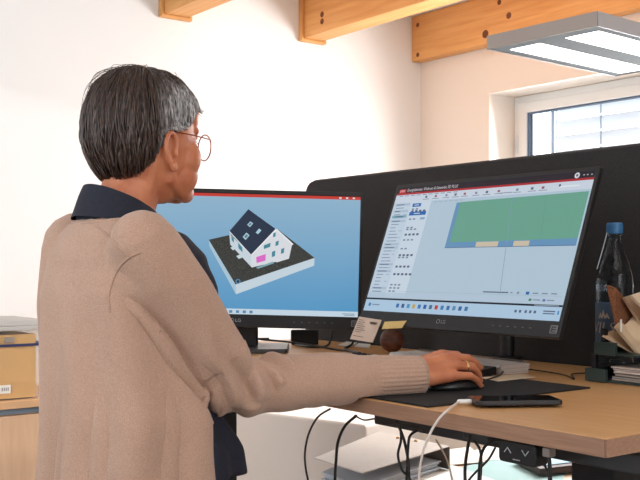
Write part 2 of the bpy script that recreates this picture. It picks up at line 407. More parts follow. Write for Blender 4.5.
def grad_screen():
    m = mat('blue_view_background', (8, 8, 9), .35, emit=SCREEN, spec=.2); nt = m.node_tree; b = nt.nodes['Principled BSDF']
    tc = nt.nodes.new('ShaderNodeTexCoord'); sp = nt.nodes.new('ShaderNodeSeparateXYZ'); nt.links.new(tc.outputs['Generated'], sp.inputs[0])
    r = nt.nodes.new('ShaderNodeValToRGB'); r.color_ramp.elements[0].color = lin((86, 156, 204)); r.color_ramp.elements[1].color = lin((152, 188, 212))
    nt.links.new(sp.outputs['Z'], r.inputs['Fac']); nt.links.new(r.outputs['Color'], b.inputs['Emission Color']); return m
def draw_left(D, mi):
    D.rect(0, 0, 1, 1, grad_screen(), 0)
    D.rect(0, .0, 1, .008, emis((30, 24, 26))); D.rect(0, .008, 1, .033, emis((206, 62, 52)))
    wh = emis((236, 238, 240))
    for k, u in enumerate((.905, .935, .965)): D.rect(u, .014, u + .010, .026, wh, 2)
    D.rect(0, .955, 1, 1, emis((204, 222, 236))); 
    for k in range(9): D.rect(.28 + k * .03, .968, .294 + k * .03, .990, emis((96, 140, 176)), 2)
    D.rect(.93, .972, .985, .978, emis((120, 140, 160)), 2); D.rect(.94, .984, .985, .989, emis((120, 140, 160)), 2)
    # view of the house; picture positions measured on the glass
    def L(px, py):
        n = ML.to_3x3() @ V((0, 0, 1)); dd = ray(px, py); t = (ML.translation - CAM).dot(n) / dd.dot(n)
        q = ML.inverted() @ (CAM + dd * t); return ((q.x + .297) / .594, (.1725 - q.y) / .3205)
    z = lambda pts: [L(200 + x / 4.362, 190 + y / 4.362) for x, y in pts]
    D.poly(z([(38, 217), (155, 410), (157, 455), (42, 248)]), emis((176, 204, 220)), 1)
    D.poly(z([(155, 410), (500, 296), (498, 330), (157, 455)]), emis((204, 220, 230)), 1)
    gm = mat('site_ground_picture', (8, 8, 9), .35, spec=.2, var=.3, scale=330, emit=SCREEN, c2=(4, 4, 4))
    b = gm.node_tree.nodes['Principled BSDF']
    for nd in gm.node_tree.nodes:
        if nd.type == 'VALTORGB': nd.color_ramp.elements[0].color = lin((44, 48, 48)); nd.color_ramp.elements[1].color = lin((78, 78, 72))
    for lk in list(b.inputs['Base Color'].links): gm.node_tree.links.remove(lk)
    b.inputs['Base Color'].default_value = lin((8, 8, 9))
    D.poly(z([(38, 217), (130, 196), (340, 172), (500, 296), (155, 412)]), gm, 2)
    D.poly(z([(128, 190), (222, 282), (226, 338), (132, 238)]), emis((208, 220, 230)), 3)
    D.poly(z([(222, 282), (330, 172), (402, 236), (388, 300), (226, 338)]), emis((224, 228, 234)), 3)
    D.poly(z([(330, 172), (336, 170), (408, 236), (402, 241)]), emis((238, 242, 246)), 4)
    D.poly(z([(218, 284), (226, 284), (336, 176), (330, 168)]), emis((240, 244, 248)), 4)
    D.poly(z([(211, 84), (330, 170), (222, 283), (128, 180)]), emis((44, 56, 76)), 5)
    D.poly(z([(128, 178), (222, 281), (222, 287), (128, 184)]), emis((224, 230, 236)), 6)
    lb = emis((176, 212, 226)); 
    for q in ([(206, 152), (220, 137), (232, 146), (218, 162)], [(243, 186), (258, 168), (268, 176), (254, 193)], [(186, 205), (203, 186), (216, 198), (199, 218)]): D.poly(z(q), lb, 7)
    for q in ([(211, 152), (220, 143), (226, 147), (217, 156)], [(193, 204), (203, 193), (210, 199), (200, 211)]): D.poly(z(q), emis((96, 122, 144)), 8)
    D.poly(z([(245, 293), (287, 279), (286, 308), (247, 319)]), emis((226, 112, 206)), 5)
    tl = emis((72, 140, 158))
    for q in ([(278, 242), (308, 230), (306, 248), (279, 258)], [(330, 226), (344, 220), (342, 240), (329, 245)], [(314, 270), (329, 264), (327, 288), (313, 293)], [(354, 258), (368, 252), (366, 274), (353, 279)], [(319, 190), (330, 184), (330, 202), (319, 207)], [(166, 230), (184, 250), (186, 272), (168, 254)], [(137, 200), (148, 212), (148, 230), (138, 219)]): D.poly(z(q), tl, 5)
    D.poly(z([(245, 338), (318, 312), (322, 320), (252, 344)]), emis((134, 176, 184)), 5)
    D.poly(z([(330, 310), (384, 294), (386, 300), (334, 316)]), emis((226, 232, 236)), 5)
    for q in ([(132, 252), (150, 244), (160, 254), (144, 263)], [(158, 288), (178, 280), (190, 292), (170, 301)]): D.poly(z(q), emis((206, 222, 230)), 5)
    cu, cv = L(200 + 166 / 4.362, 190 + 399 / 4.362); D.disc(cu, cv, .011, emis((96, 150, 200)), 5); D.disc(cu, cv, .007, emis((56, 62, 66)), 6)
def draw_right(D, mi):
    bg = emis((180, 202, 218)); D.rect(0, 0, 1, 1, bg, 0)
    D.rect(0, 0, 1, .046, emis((40, 34, 44))); D.rect(0, .046, 1, .062, emis((176, 44, 52)))
    D.rect(.012, .014, .052, .046, emis((196, 62, 66)), 2); D.text('ENEV', .016, .037, .012, emis((240, 214, 214)), 3)
    D.text('Energieberater Wohnen & Gewerbe 3D PLUS', .06, .036, .019, emis((220, 216, 220)), 2, width=.29)
    D.disc(.925, .024, .011, emis((216, 222, 228)), 2); D.disc(.925, .024, .005, emis((96, 104, 116)), 3)
    for u in (.951, .966, .984): D.rect(u, .021, u + .006, .028, emis((190, 194, 200)), 2)
    rib = emis((206, 216, 230)); D.rect(0, .062, 1, .125, rib)
    tx = emis((122, 138, 160)); dk = emis((84, 98, 124)); rd = emis((150, 84, 96)); lt = emis((160, 176, 196))
    for k in range(10): D.rect(.02 + k * .035, .068, .043 + k * .035, .074, tx, 2)
    ics = [.18, .235, .295, .345, .395, .455, .51, .57, .66, .73, .78]
    for k, u in enumerate(ics):
        D.rect(u, .083, u + .012, .1, (dk, rd, tx)[k % 3], 2); D.rect(u - .012, .108, u + .026, .113, tx, 2)
    D.rect(.585, .105, .645, .111, tx, 2); D.rect(.86, .09, .945, .1, emis((228, 234, 240)), 2); D.disc(.86, .085, .005, dk, 3)
    # tool column
    D.rect(0, .125, .225, .885, emis((196, 212, 228))); D.rect(.108, .125, .225, .885, emis((204, 218, 232)), 2)
    rnd = random.Random(3)
    v = .135
    while v < .86:
        head = rnd.random() < .33
        if head: D.rect(.012, v, .1, v + .018, emis((172, 192, 212)), 3)
        D.rect(.02, v + .006, .02 + rnd.uniform(.03, .06), v + .012, dk if head else tx, 4)
        if not head and rnd.random() < .6: D.rect(.075, v + .006, .075 + rnd.uniform(.008, .022), v + .012, lt, 4)
        v += .027
    D.rect(.012, .232, .1, .252, emis((128, 172, 190)), 5); D.rect(.03, .239, .08, .245, dk, 6)
    blue = emis((40, 104, 176)); D.rect(.118, .14, .168, .168, blue, 3); D.rect(.13, .151, .156, .157, emis((220, 228, 238)), 4)
    D.rect(.112, .208, .21, .238, blue, 3); D.rect(.14, .22, .175, .226, emis((220, 228, 238)), 4)
    D.rect(.185, .258, .212, .275, emis((130, 166, 200)), 3)
    for vv, n in ((.18, 2), (.195, 4), (.262, 2), (.33, 2), (.345, 3), (.385, 4), (.43, 3), (.5, 2), (.55, 4), (.57, 3), (.64, 4), (.7, 5), (.785, 3), (.81, 3), (.835, 2)):
        for k in range(n): D.rect(.12 + k * .023, vv, .134 + k * .023, vv + (.012 if n < 4 else .016), tx if n < 4 else dk, 3)
    for k in range(6): D.rect(.24 + k * .028, .135, .26 + k * .028, .141, lt, 2)
    # drawing
    D.rect(.225, .125, .226, .885, lt, 2)
    D.poly([(.37, .157), (.993, .143), (.993, .505), (.385, .505), (.372, .505)], emis((104, 150, 190)), 2)
    gmx = emis((108, 166, 146), name='plan_green')
    D.poly([(.39, .155), (.993, .141), (.993, .458), (.39, .465)], gmx, 3)
    D.rect(.372, .503, .993, .507, emis((60, 90, 140)), 4)
    for a, b in ((.532, .642), (.715, .788)): D.rect(a, .466, b, .503, emis((206, 194, 172)), 4)
    D.poly([(.652, .148), (.6545, .148), (.715, .84), (.7125, .84)], emis((130, 156, 186)), 5)
    D.poly([(.81, .145), (.812, .145), (.835, .46), (.833, .46)], emis((98, 158, 142)), 5)
    D.rect(.02, .84, .99, .842, lt, 2); D.rect(.63, .822, .75, .83, dk, 3); D.rect(.76, .822, .77, .83, tx, 3); D.rect(.79, .818, .8, .834, tx, 3); D.rect(.83, .816, .845, .836, blue, 3)
    for u in (.86, .9, .94): D.rect(u, .822, u + .025, .83, tx, 3)
    D.rect(0, .852, 1, .895, emis((182, 202, 220)), 2)
    for u, c_ in ((.85, emis((74, 130, 92))), (.91, emis((90, 120, 170)))): D.rect(u, .862, u + .012, .878, c_, 3); D.rect(u + .018, .866, u + .05, .873, tx, 3)
    D.rect(0, .897, 1, .91, emis((30, 34, 46)), 2); D.rect(.88, .901, .985, .906, lt, 3)
    D.rect(0, .91, 1, 1, emis((176, 204, 228)), 2)
    cols = [(50, 110, 180), (60, 90, 140), (70, 150, 190), (200, 170, 90), (60, 120, 190), (50, 90, 170), (70, 110, 140), (190, 60, 60), (60, 130, 190), (60, 110, 170), (90, 140, 180), (50, 100, 160), (60, 120, 170)]
    for k, c_ in enumerate(cols): D.rect(.19 + k * .031, .935, .206 + k * .031, .965, emis(c_), 3)
    D.disc(.03, .95, .008, emis((70, 130, 190)), 3); D.rect(.045, .946, .09, .954, tx, 3)
    for u in (.80, .82, .845, .865, .885): D.rect(u, .94, u + .01, .958, dk, 3)
    D.rect(.925, .936, .975, .944, dk, 3); D.rect(.925, .952, .975, .959, dk, 3); D.rect(.985, .935, .992, .96, emis((60, 140, 200)), 3)

# left monitor on its own foot
mon1 = monitor('monitor', 'left monitor, facing front, showing a 3D house model on blue', 'monitor', ML, draw_left, dict(loc=(-1.52, .40, HD), rot=math.radians(53)))
fb = MB(); fb.prism([(a, b, .001) for a, b in rrect(.22, .22, .012)], (0, 0, .012)); fb.build('base_plate', mat('monitor_base', (70, 70, 72), .35), mon1, bevel=.003)
Bd = V((-math.sin(math.radians(53)), math.cos(math.radians(53)), 0)); Wd = V((math.cos(math.radians(53)), math.sin(math.radians(53)), 0))
sc_ = V((-1.52, .40, HD)) - Wd * .012
col = MB(); col.prism([sc_ + Wd * a + Bd * b + UP * .0135 for a, b in rrect(.07, .04, .008)], (0, 0, .30)); col.build('stand_column', black_pl, mon1, world=True, bevel=.002)
br = MB(); h0 = ML @ V((0, 0, -.046)); h1 = V((sc_.x, sc_.y, h0.z)); br.tube([h0, h1], .022, 14); br.build('mount', black_pl, mon1, True, world=True, sharp=50)

mon2 = monitor('monitor', 'right monitor, tilted back on an arm, showing a green floor plan', 'monitor', MR, draw_right, dict(loc=(-.85, .735, HD), rot=0))
po = MB(); po.lathe([(.04, .001), (.04, .014), (.018, .016), (.018, .34), (.012, .345)], (0, 0, 0), 24); po.build('arm_post', black_pl, mon2, True, sharp=40)
ar = MB(); e1 = MR @ V((0, 0, -.085)); ar.tube([V((-.85, .735, 1.31)), V((-.74, .62, 1.31)), V((e1.x, e1.y, 1.31))], .014, 12); ar.tube([V((e1.x, e1.y, 1.31)), MR @ V((0, 0, -.046))], .02, 12); ar.build('mount_arm', black_pl, mon2, True, world=True, sharp=50)

# ------------------------------------------------------------------ things on the desk
# mouse mat
mm = MB(); mm.prism([(-.68, .010, HD + .0005), (-.372, .010, HD + .0005), (-.372, .448, HD + .0005), (-.64, .448, HD + .0005)], (0, 0, .003))
tag(mm.build('mouse_mat', mat('mat_black', (26, 25, 26), .85, var=.2, scale=300), bevel=.001), 'thin black mouse mat reaching to the front edge of the desk', 'mouse mat')
# keyboard
kb = thing('keyboard', 'black full-size keyboard on the desk behind the forearm', 'keyboard', (-.865, .392, HD), math.radians(7))
k = MB(); k.prism([(-.222, -.065, .001), (.222, -.065, .001), (.222, .065, .001), (-.222, .065, .001)], (0, 0, .006)); 
k.add([(-.222, -.065, .007), (.222, -.065, .007), (.222, .065, .007), (-.222, .065, .007), (-.222, .065, .019), (.222, .065, .019), (-.222, -.065, .009), (.222, -.065, .009)], [(6, 7, 5, 4), (0, 1, 7, 6), (2, 3, 4, 5), (0, 6, 4, 3), (1, 2, 5, 7)])
k.build('case', black_pl, kb, bevel=.002)
km = mat('key_caps', (40, 39, 40), .6); 
def key(x, y, w_=.0165):
    z = .009 + (y + .065) / .13 * .010
    kk = MB(); kk.rings([[(x + a * w_ / 2, y + b * .0165 / 2, z + .0005) for a, b in ((-1, -1), (1, -1), (1, 1), (-1, 1))], [(x + a * (w_ - .004) / 2, y + b * .0125 / 2, z + .0055) for a, b in ((-1, -1), (1, -1), (1, 1), (-1, 1))]])
    return kk.build('key', km, kb)
xs_n = 0
for r_ in range(5):
    y = -.048 + r_ * .0205
    for i in range(18):
        x = -.203 + i * .0215 + (.004 if 13 < i else 0) + (.012 if i > 13 else 0) * 1
        if x > .212: continue
        if r_ == 0 and 4 <= i <= 8:
            if i == 6: key(x, y, .1)
            continue
        key(x, y)
        xs_n += 1
for i in range(12): key(-.2 + i * .0235, .056)
# weekly spiral calendar
cal = thing('desk_calendar', 'long spiral-bound desk calendar lying behind the keyboard', 'calendar', (-.84, .545, HD), math.radians(-4))
cb = MB(); 
for i in range(5): cb.box((0 + random.uniform(-.002, .002), -.002 + .0008 * i, .003 + i * .0042), (.40 - .003 * (i % 2), .088, .0038))
cb.build('pages', mat('calendar_paper', (206, 190, 178), .8), cal, bevel=.0008)
tp = MB(); tp.add([(-.2, -.046, .0222), (.2, -.046, .0222), (.2, .042, .0225), (-.2, .042, .0225)] + [(-.2 + .0, -.05, .016), (.2, -.05, .016)], [(0, 1, 2, 3), (4, 5, 1, 0)]); tp.build('top_sheet', mat('calendar_top', (214, 206, 200), .75, var=.12, scale=60), cal)
sp = MB()
for i in range(44): 
    x = -.19 + i * .38 / 43
    sp.tube([(x, .041 + .008 * math.cos(a), .016 + .011 * math.sin(a)) for a in [2 * PI * t / 10 for t in range(10)]], .0009, 5, closed=True)
sp.build('wire_binding', mat('binding_wire', (150, 142, 136), .4, metal=.7), cal, True)
# mouse
ms = thing('computer_mouse', 'black wired computer mouse under the hand', 'mouse', (-.512, .213, HD + .0036), math.radians(-12))
mbd = MB(); rs = []
for t in [i / 14 for i in range(15)]:
    y = -.055 + .11 * t; hw = .031 * math.sin(PI * min(max(t, .03), .97)) ** .42; hh = .0255 * (math.sin(PI * min(max(t * .86 + .08, .03), .99)) ** .6)
    rs.append([(hw * math.cos(a) * (1 if math.sin(a) > 0 else .96), y, .001 + max(0, hh * math.sin(a)) if math.sin(a) > 0 else .001) for a in [2 * PI * q / 20 for q in range(20)]])
mbd.rings(rs); mbd.build('shell', mat('mouse_black', (28, 28, 30), .35), ms, True)
wh = MB(); wh.lathe([(.004, -.003), (.008, -.0025), (.008, .0025), (.004, .003)], (0, .028, .0200), 16, axis=Matrix.Rotation(PI / 2, 4, 'Y')); wh.build('scroll_wheel', steel_dark, ms, True)
cbp = spline([V((-.500, .266, HD + .014)), on_z(492, 378, HD + .010), on_z(501, 374.5, HD + .007), on_z(505, 370, HD + .0075), on_z(514, 367.5, HD + .006), on_z(560, 374, HD + .0035), on_z(574, 379, HD + .0035), on_z(572, 374, HD + .0035), on_z(590, 373, HD + .0035)], 7)
mc = MB(); mc.tube(cbp, .0016, 7); mc.build('mouse_cable', black_pl, ms, True, world=True)
# paper card between mat and calendar
p = [on_z(x, y, HD + .0042) for x, y in ((480, 378), (520, 374.2), (535, 377.5), (498, 381.5))]
o = MB().prism(p, (0, 0, .0012)).build('paper_slip', mat('slip_paper', (232, 204, 172), .8)); tag(o, 'cream paper slip lying on the desk just beyond the fingertips', 'paper')
# smartphone
ph = thing('smartphone', 'black smartphone lying face up on the desk with white cable plugged in', 'smartphone', (-.305, .152, HD), math.radians(-31))
pp = MB(); pp.prism([(a, b, .0045) for a, b in rrect(.074, .152, .010)], (0, 0, .008)); pp.build('case', black_pl, ph, bevel=.002)
ps = MB(); ps.prism([(a, b, .0126) for a, b in rrect(.068, .146, .008)], (0, 0, .0004)); ps.build('screen', mat('phone_glass', (12, 12, 14), .08, coat=.5), ph)
phM = WM(ph)
a = phM @ V((.0, -.0775, .008)); dr = (phM.to_3x3() @ V((0, -1, 0)))
cable = thing('charging_cable', 'white charging cable running from the phone over the desk edge', 'cable', a + dr * .001)
plug = MB(); plug.tube([a + dr * .001, a + dr * .020], .0042, 12); plug.build('plug', white_pl, cable, True, world=True, sharp=50)
pts = [a + dr * .02, on_y(449, 409, -.01), on_y(438, 420, -.03), on_y(429, 436, -.04), on_y(422, 456, -.045), on_y(419, 480, -.045), on_y(418, 520, -.045), on_y(422, 640, -.04), on_y(428, 800, -.04)]
cw = MB(); cw.tube(spline(pts, 8), .0021, 8); cw.build('wire', mat('white_cable', (226, 212, 202), .5), cable, True, world=True)

# card on a holder, ball, notes
rot = math.radians(50)
def on_mr(px, py, off=.0012):
    n = MR.to_3x3() @ V((0, 0, 1)); d = ray(px, py); o_ = MR @ V((0, 0, off)); return CAM + d * ((o_ - CAM).dot(n) / d.dot(n))
cp = [on_mr(359, 316.5), on_mr(381.5, 320), on_mr(372.5, 342.5), on_mr(350, 339)]
nrm_ = (cp[1] - cp[0]).cross(cp[3] - cp[0]).normalized()
cbase = (cp[2] + cp[3]) / 2
card = thing('note_card', 'small printed card stuck to the lower left corner of the right monitor', 'card', cbase)
MB().prism(cp, nrm_ * .0012).build('card', mat('card_paper', (214, 190, 172), .8), card, world=True)
cu_, cv_ = (cp[1] - cp[0]), (cp[3] - cp[0]); nn = -nrm_ if nrm_.dot(FW) > 0 else nrm_
pr = MB(); of = nn * .0016 if (nn.dot(nrm_) < 0) else nn * .0024
def cr(u0, v0, u1, v1): pr.poly([cp[0] + cu_ * a_ + cv_ * b_ + of for a_, b_ in ((u0, v1), (u1, v1), (u1, v0), (u0, v0))])
for i, (u0, u1) in enumerate(((.08, .3), (.08, .38), (.08, .34), (.08, .45), (.08, .4), (.08, .5), (.08, .36))): cr(u0, .12 + i * .085, u1, .14 + i * .085)
cr(.58, .14, .9, .2); cr(.62, .2, .86, .24); cr(.08, .82, .55, .84)
pr.build('print', mat('card_ink', (96, 78, 74), .8), card, world=True, recalc=False)
bc = at(392, 338, 2.78); br_ = .034; bc.z = HD + br_ + .0005
ball = MB(); ball.ell(bc, (br_, br_, br_), n=28); o = ball.build('wooden_ball', mat('brown_wood_ball', (112, 62, 38), .5, c2=(70, 36, 22), scale=18, stretch=(1, 1, 5)), smooth=True)
tag(o, 'dark brown ball on the desk behind the gap between the monitors', 'ball')
p = [on_mr(382, 329.2, .0012), on_mr(402, 328.2, .0012), on_mr(407, 320.8, .0012), on_mr(385, 321.8, .0012)]
tag(MB().prism(p, (MR.to_3x3() @ V((0, 0, 1))) * .0012).build('sticky_note', mat('yellow_note', (226, 196, 128), .8)), 'pale yellow note stuck on the lower bezel of the right monitor', 'note')
for q, lab in (([(338, 345.5), (350, 340), (359, 341.5), (352, 346.5)], 'left of two small white notes lying at the foot of the printed card'), ([(354, 347), (360, 342), (371, 343.5), (369, 348)], 'right of two small white notes lying at the foot of the printed card')):
    o = MB().prism([on_z(x, y, HD + .001) for x, y in q], (0, 0, .001)).build('paper_note', paper); tag(o, lab, 'note', 'small white notes by the card')
bx = thing('black_box', 'small black box at the left end of the felt screen', 'box', on_z(305, 344.5, HD) , math.radians(53))
q = MB(); q.rings([[(a, b, z) for a, b in rrect(w_, d_, .004)] for w_, d_, z in ((.082, .04, .001), (.082, .04, .045))]); q.build('body', black_matte, bx, bevel=.002)
q = MB(); q.box((-.0425, 0, .024), (.002, .036, .04)); q.build('side_plate', mat('grey_side', (96, 102, 108), .5), bx)
hs = MB(); hp = spline([on_z(296, 345, HD + .0055), on_z(312, 347, HD + .0055), on_z(328, 345, HD + .006), at(333, 330, 2.98), at(345, 326.5, 2.98), at(355, 333, 2.95), on_z(352, 344, HD + .0055), on_z(345, 349, HD + .0055), on_z(360, 353, HD + .0055)], 8)
hs.tube(hp, .0035, 8); tag(hs.build('black_cable', black_pl, smooth=True), 'looped black cable on the desk beneath the left monitor', 'cable')
c3 = MB(); c3.tube(spline([V((-1.53, .47, HD + .03)), at(257, 339, 2.95), at(285, 341.5, 2.9), at(310, 345, 2.86), on_z(335, 349.5, HD + .0055), on_z(352, 351, HD + .0055)], 8), .003, 8)
tag(c3.build('black_cable', black_pl, smooth=True), 'black cable hanging from the left monitor stand across to the keyboard', 'cable')

# bottle
bt = thing('water_bottle', 'clear plastic water bottle with blue cap and grey-blue label', 'bottle', (-.527, .735, HD))
petm = mat('clear_pet', (220, 232, 240), .04, trans=1, ior=1.3)
prof = [(.001, .001), (.034, .001), (.0415, .008), (.0415, .03), (.040, .034), (.0415, .04), (.0415, .175), (.0405, .185), (.0415, .195), (.040, .215), (.034, .243), (.024, .27), (.016, .290), (.0135, .298), (.0135, .31), (.016, .312), (.0135, .315), (.0125, .326)]
q = MB(); q.lathe(prof, n=40); q.build('bottle_body', petm, bt, True)
q = MB(); q.lathe([(.0415 + .0006, .062), (.0415 + .0009, .0625), (.0415 + .0009, .1575), (.0415 + .0006, .158)], n=48); lb_o = q.build('bottle_label', mat('label_blue', (78, 100, 124), .6), bt, True, sharp=40)
la = MB(); vs, fs = text_mesh('VILSA')
wd = max(v[0] for v in vs); sz = .036; ang0 = math.atan2(-.6, .8) - math.radians(52)
la.add([((.0428) * math.cos(ang0 + (v[0] + v[1] * .18 - wd * .42) * sz / .0425), .0428 * math.sin(ang0 + (v[0] + v[1] * .18 - wd * .42) * sz / .0425), .091 + v[1] * sz) for v in vs], fs)
for mx, mh in ((-.008, .014), (.0, .02), (.009, .013)):
    la.add([(.0428 * math.cos(ang0 + (mx + dx) / .0425), .0428 * math.sin(ang0 + (mx + dx) / .0425), .124 + dz * mh) for dx, dz in ((-.007, 0), (.007, 0), (0, 1))], [(0, 1, 2)])
la.build('lettering', mat('label_print', (190, 178, 168), .6), lb_o, recalc=False)
q = MB(); q.lathe([(.016, .314), (.0175, .316), (.0175, .336), (.0165, .339), (.002, .339)], n=36)
for i in range(36):
    a_ = 2 * PI * i / 36; q.box((.0176 * math.cos(a_), .0176 * math.sin(a_), .3265), (.0012, .0014, .018), Matrix.Rotation(a_, 4, 'Z'))
q.build('cap', mat('blue_cap', (70, 128, 178), .45), bt, True, sharp=35)
q = MB(); rdir = V((-RT.x, -RT.y, 0)); q.tube(spline([V((0, 0, .318)) + rdir * .017, V((0, 0, .28)) + rdir * .027, V((0, 0, .235)) + rdir * .040], 6), .0011, 6); q.build('painted_highlight', mat('highlight_pale', (206, 216, 226), .3), bt, True)  # thin pale tube, a highlight painted down the bottle's shoulder

# letter trays with papers
tray_m = mat('dark_green_tray', (44, 58, 54), .5)
def tray(loc, label, rotz=0):
    t = thing('letter_tray', label, 'letter tray', loc, rotz, 'stacked dark green letter trays')
    w_, dd, h = .33, .245, .028
    MB().b2((0, 0, .001), (w_, dd, .005)).build('floor_plate', tray_m, t)
    for lo, hi in (((0, 0, .005), (.006, dd, h)), ((w_ - .006, 0, .005), (w_, dd, h)), ((.006, dd - .006, .005), (w_ - .006, dd, h))): MB().b2(lo, hi).build('rim', tray_m, t, bevel=.001)
    for x in (0, w_ - .05): MB().b2((x, -.012, .001), (x + .05, -.0005, h)).build('front_lip', tray_m, t, bevel=.0015)
    for x, y in ((.01, .01), (w_ - .01, .01), (.01, dd - .01), (w_ - .01, dd - .01)): MB().b2((x - .005, y - .005, h), (x + .005, y + .005, h + .0275)).build('spacer_post', black_pl, t)
    return t
tray((-.462, .557, HD), 'lower dark green letter tray holding magazines beside the bottle')
tray((-.442, .562, HD + .056), 'upper dark green letter tray full of loose leaflets beside the bottle')
mcols = [(196, 176, 162), (170, 158, 152), (210, 192, 176), (150, 140, 140), (216, 200, 188), (186, 170, 160), (204, 186, 172)]
for i in range(7):
    q = MB(); a_ = math.radians(random.uniform(-4, 3)); z = HD + .0055 + i * .0042
    q.box((-.268 + random.uniform(-.006, .006), .664 + random.uniform(-.006, .006), z + .002), (.27, .20, .0036), Matrix.Rotation(a_, 4, 'Z'))
    o = q.build('magazine', mat('magazine_%d' % i, mcols[i], .6, var=.1, scale=40), bevel=.0006)
    tag(o, ['bottom magazine of the pile in the lower green tray', 'second magazine from the bottom in the lower green tray', 'third magazine from the bottom in the lower green tray', 'middle grey magazine of the pile in the lower green tray', 'third magazine from the top in the lower green tray', 'second magazine from the top in the lower green tray', 'topmost magazine of the pile in the lower green tray'][i], 'magazine', 'magazines in the lower tray')
zt_ = HD + .056
leaf = [((614, 327), (619, 322), (644, 346), (636, 353)), ((618, 330), (632, 319), (668, 340), (655, 352)), ((602, 336), (612, 330), (640, 347), (632, 353)), ((628, 322), (640, 308), (690, 322), (676, 346))]
lcols = [(226, 196, 160), (236, 206, 170), (214, 180, 146), (240, 214, 184)]
labs = ['foremost cream leaflet spilling over the upper tray', 'cream leaflet sloping up behind the foremost one in the upper tray', 'brownish leaflet lying lowest on the upper tray', 'pale leaflet rising behind the others in the upper tray']
for i, q in enumerate(leaf):
    tt = [2.06, 2.09, 2.075, 2.13][i]
    pts = [at(x, y, tt + (.05 if j in (1, 2) else 0)) for j, (x, y) in enumerate(q)]
    n_ = (pts[1] - pts[0]).cross(pts[3] - pts[0]).normalized(); m_ = MB(); 
    for s_ in range(3): m_.prism([x + n_ * (.0016 * s_) + V((.004 * s_, .003 * s_, 0)) for x in pts], n_ * .0012)
    tag(m_.build('leaflet', mat('leaflet_%d' % i, lcols[i], .75, var=.08, scale=30)), labs[i], 'leaflet', 'leaflets on the upper tray')
pts = [at(x, y, t) for x, y, t in ((606, 285, 2.135), (613, 288, 2.135), (638, 317, 2.17), (636, 322, 2.17), (621, 339, 2.12), (616, 330, 2.12), (612, 312, 2.13))]
tag(MB().prism(pts, V((.003, .008, 0))).build('cork_piece', mat('cork', (150, 98, 66), .9, c2=(112, 68, 44), scale=260, bump=.3, bscale=260), bevel=.001), 'brown cork board offcut standing among the leaflets in front of the bottle', 'cork')
for i, q in enumerate([((624, 297), (638, 293), (668, 330), (650, 338)), ((631, 295), (646, 290), (690, 318), (668, 332))]):
    pts = [at(x, y, 2.13 - .04 * i + (.04 if j in (1, 2) else 0)) for j, (x, y) in enumerate(q)]; n_ = (pts[1] - pts[0]).cross(pts[3] - pts[0]).normalized()
    m_ = MB(); 
    for s_ in range(3): m_.prism([x + n_ * (.002 * s_) for x in pts], n_ * .0014)
    tag(m_.build('paper_sheaf', mat('sheaf_%d' % i, [(222, 190, 160), (232, 204, 176)][i], .8)), ['darker paper sheaf leaning beside the cork piece', 'paler paper sheaf leaning at the right edge of the tray pile'][i], 'papers', 'paper sheaves leaning on the trays')
q = MB(); q.tube([at(621, 331, 2.05), at(621, 320, 2.06)], .0022, 8); tag(q.build('chalk_stick', paper, smooth=True, sharp=50), 'short white stick poking up among the leaflets', 'stick')

# ------------------------------------------------------------------ lamp
lm = thing('floor_lamp', 'flat silver office lamp with two glowing panels above the desk', 'lamp', (-.1, 1.0, 0))
zb_ = 1.8325; th = .037; LY = math.radians(2.8)
Lm = Matrix.Translation((-.903, .717, zb_ + .009)) @ Matrix.Rotation(LY, 4, 'Z')
lw, ll = .33, .57
def lbx(lo, hi): return MB().b2(lo, hi).xf(Lm)
lbx((0, 0, .002), (lw, .004, th)).build('end_cap', silver_shaded, lm, world=True, bevel=.0008); lbx((0, ll - .004, .002), (lw, ll, th)).build('end_cap', silver_shaded, lm, world=True, bevel=.0008)
lbx((-.0005, .0042, .002), (.0035, ll - .0042, th)).build('side_rail', silver, lm, world=True, bevel=.0008); lbx((lw - .0035, .0042, .002), (lw + .0005, ll - .0042, th)).build('side_rail', silver, lm, world=True, bevel=.0008)
lbx((.0036, .0042, th - .004), (lw - .0036, ll - .0042, th - .0005)).build('top_cover', silver, lm, world=True)
lbx((.0036, .0042, .004), (lw - .0036, ll - .0042, .0055)).build('reflector', mat('lamp_grey', (164, 178, 190), .75, spec=.1), lm, world=True)
glow = mat('lamp_glow', (255, 252, 246), .4, emit=2.6)
for x0_ in (.035, .205): lbx((x0_, .05, .0025), (x0_ + .095, ll - .03, .0038)).build('light_panel', glow, lm, world=True)
q = MB(); q.b2((lw - .045, .36, -.006), (lw + .02, .40, .0018)); q.xf(Lm); q.build('sensor_bar', black_pl, lm, world=True, bevel=.001)
q = MB(); q.tube([Lm @ V((lw + .001, .3, .02)), V((-.1, 1.0, zb_ + .029))], .014, 14); q.build('arm', silver, lm, True, world=True, sharp=50)
q = MB(); q.tube([V((0, 0, .03)), V((0, 0, zb_ + .03))], .018, 18); q.build('pole', silver, lm, True, sharp=50)
q = MB(); q.prism([(a, b, .002) for a, b in rrect(.36, .3, .02)], (0, 0, .014)); q.build('foot', steel_dark, lm, bevel=.002)

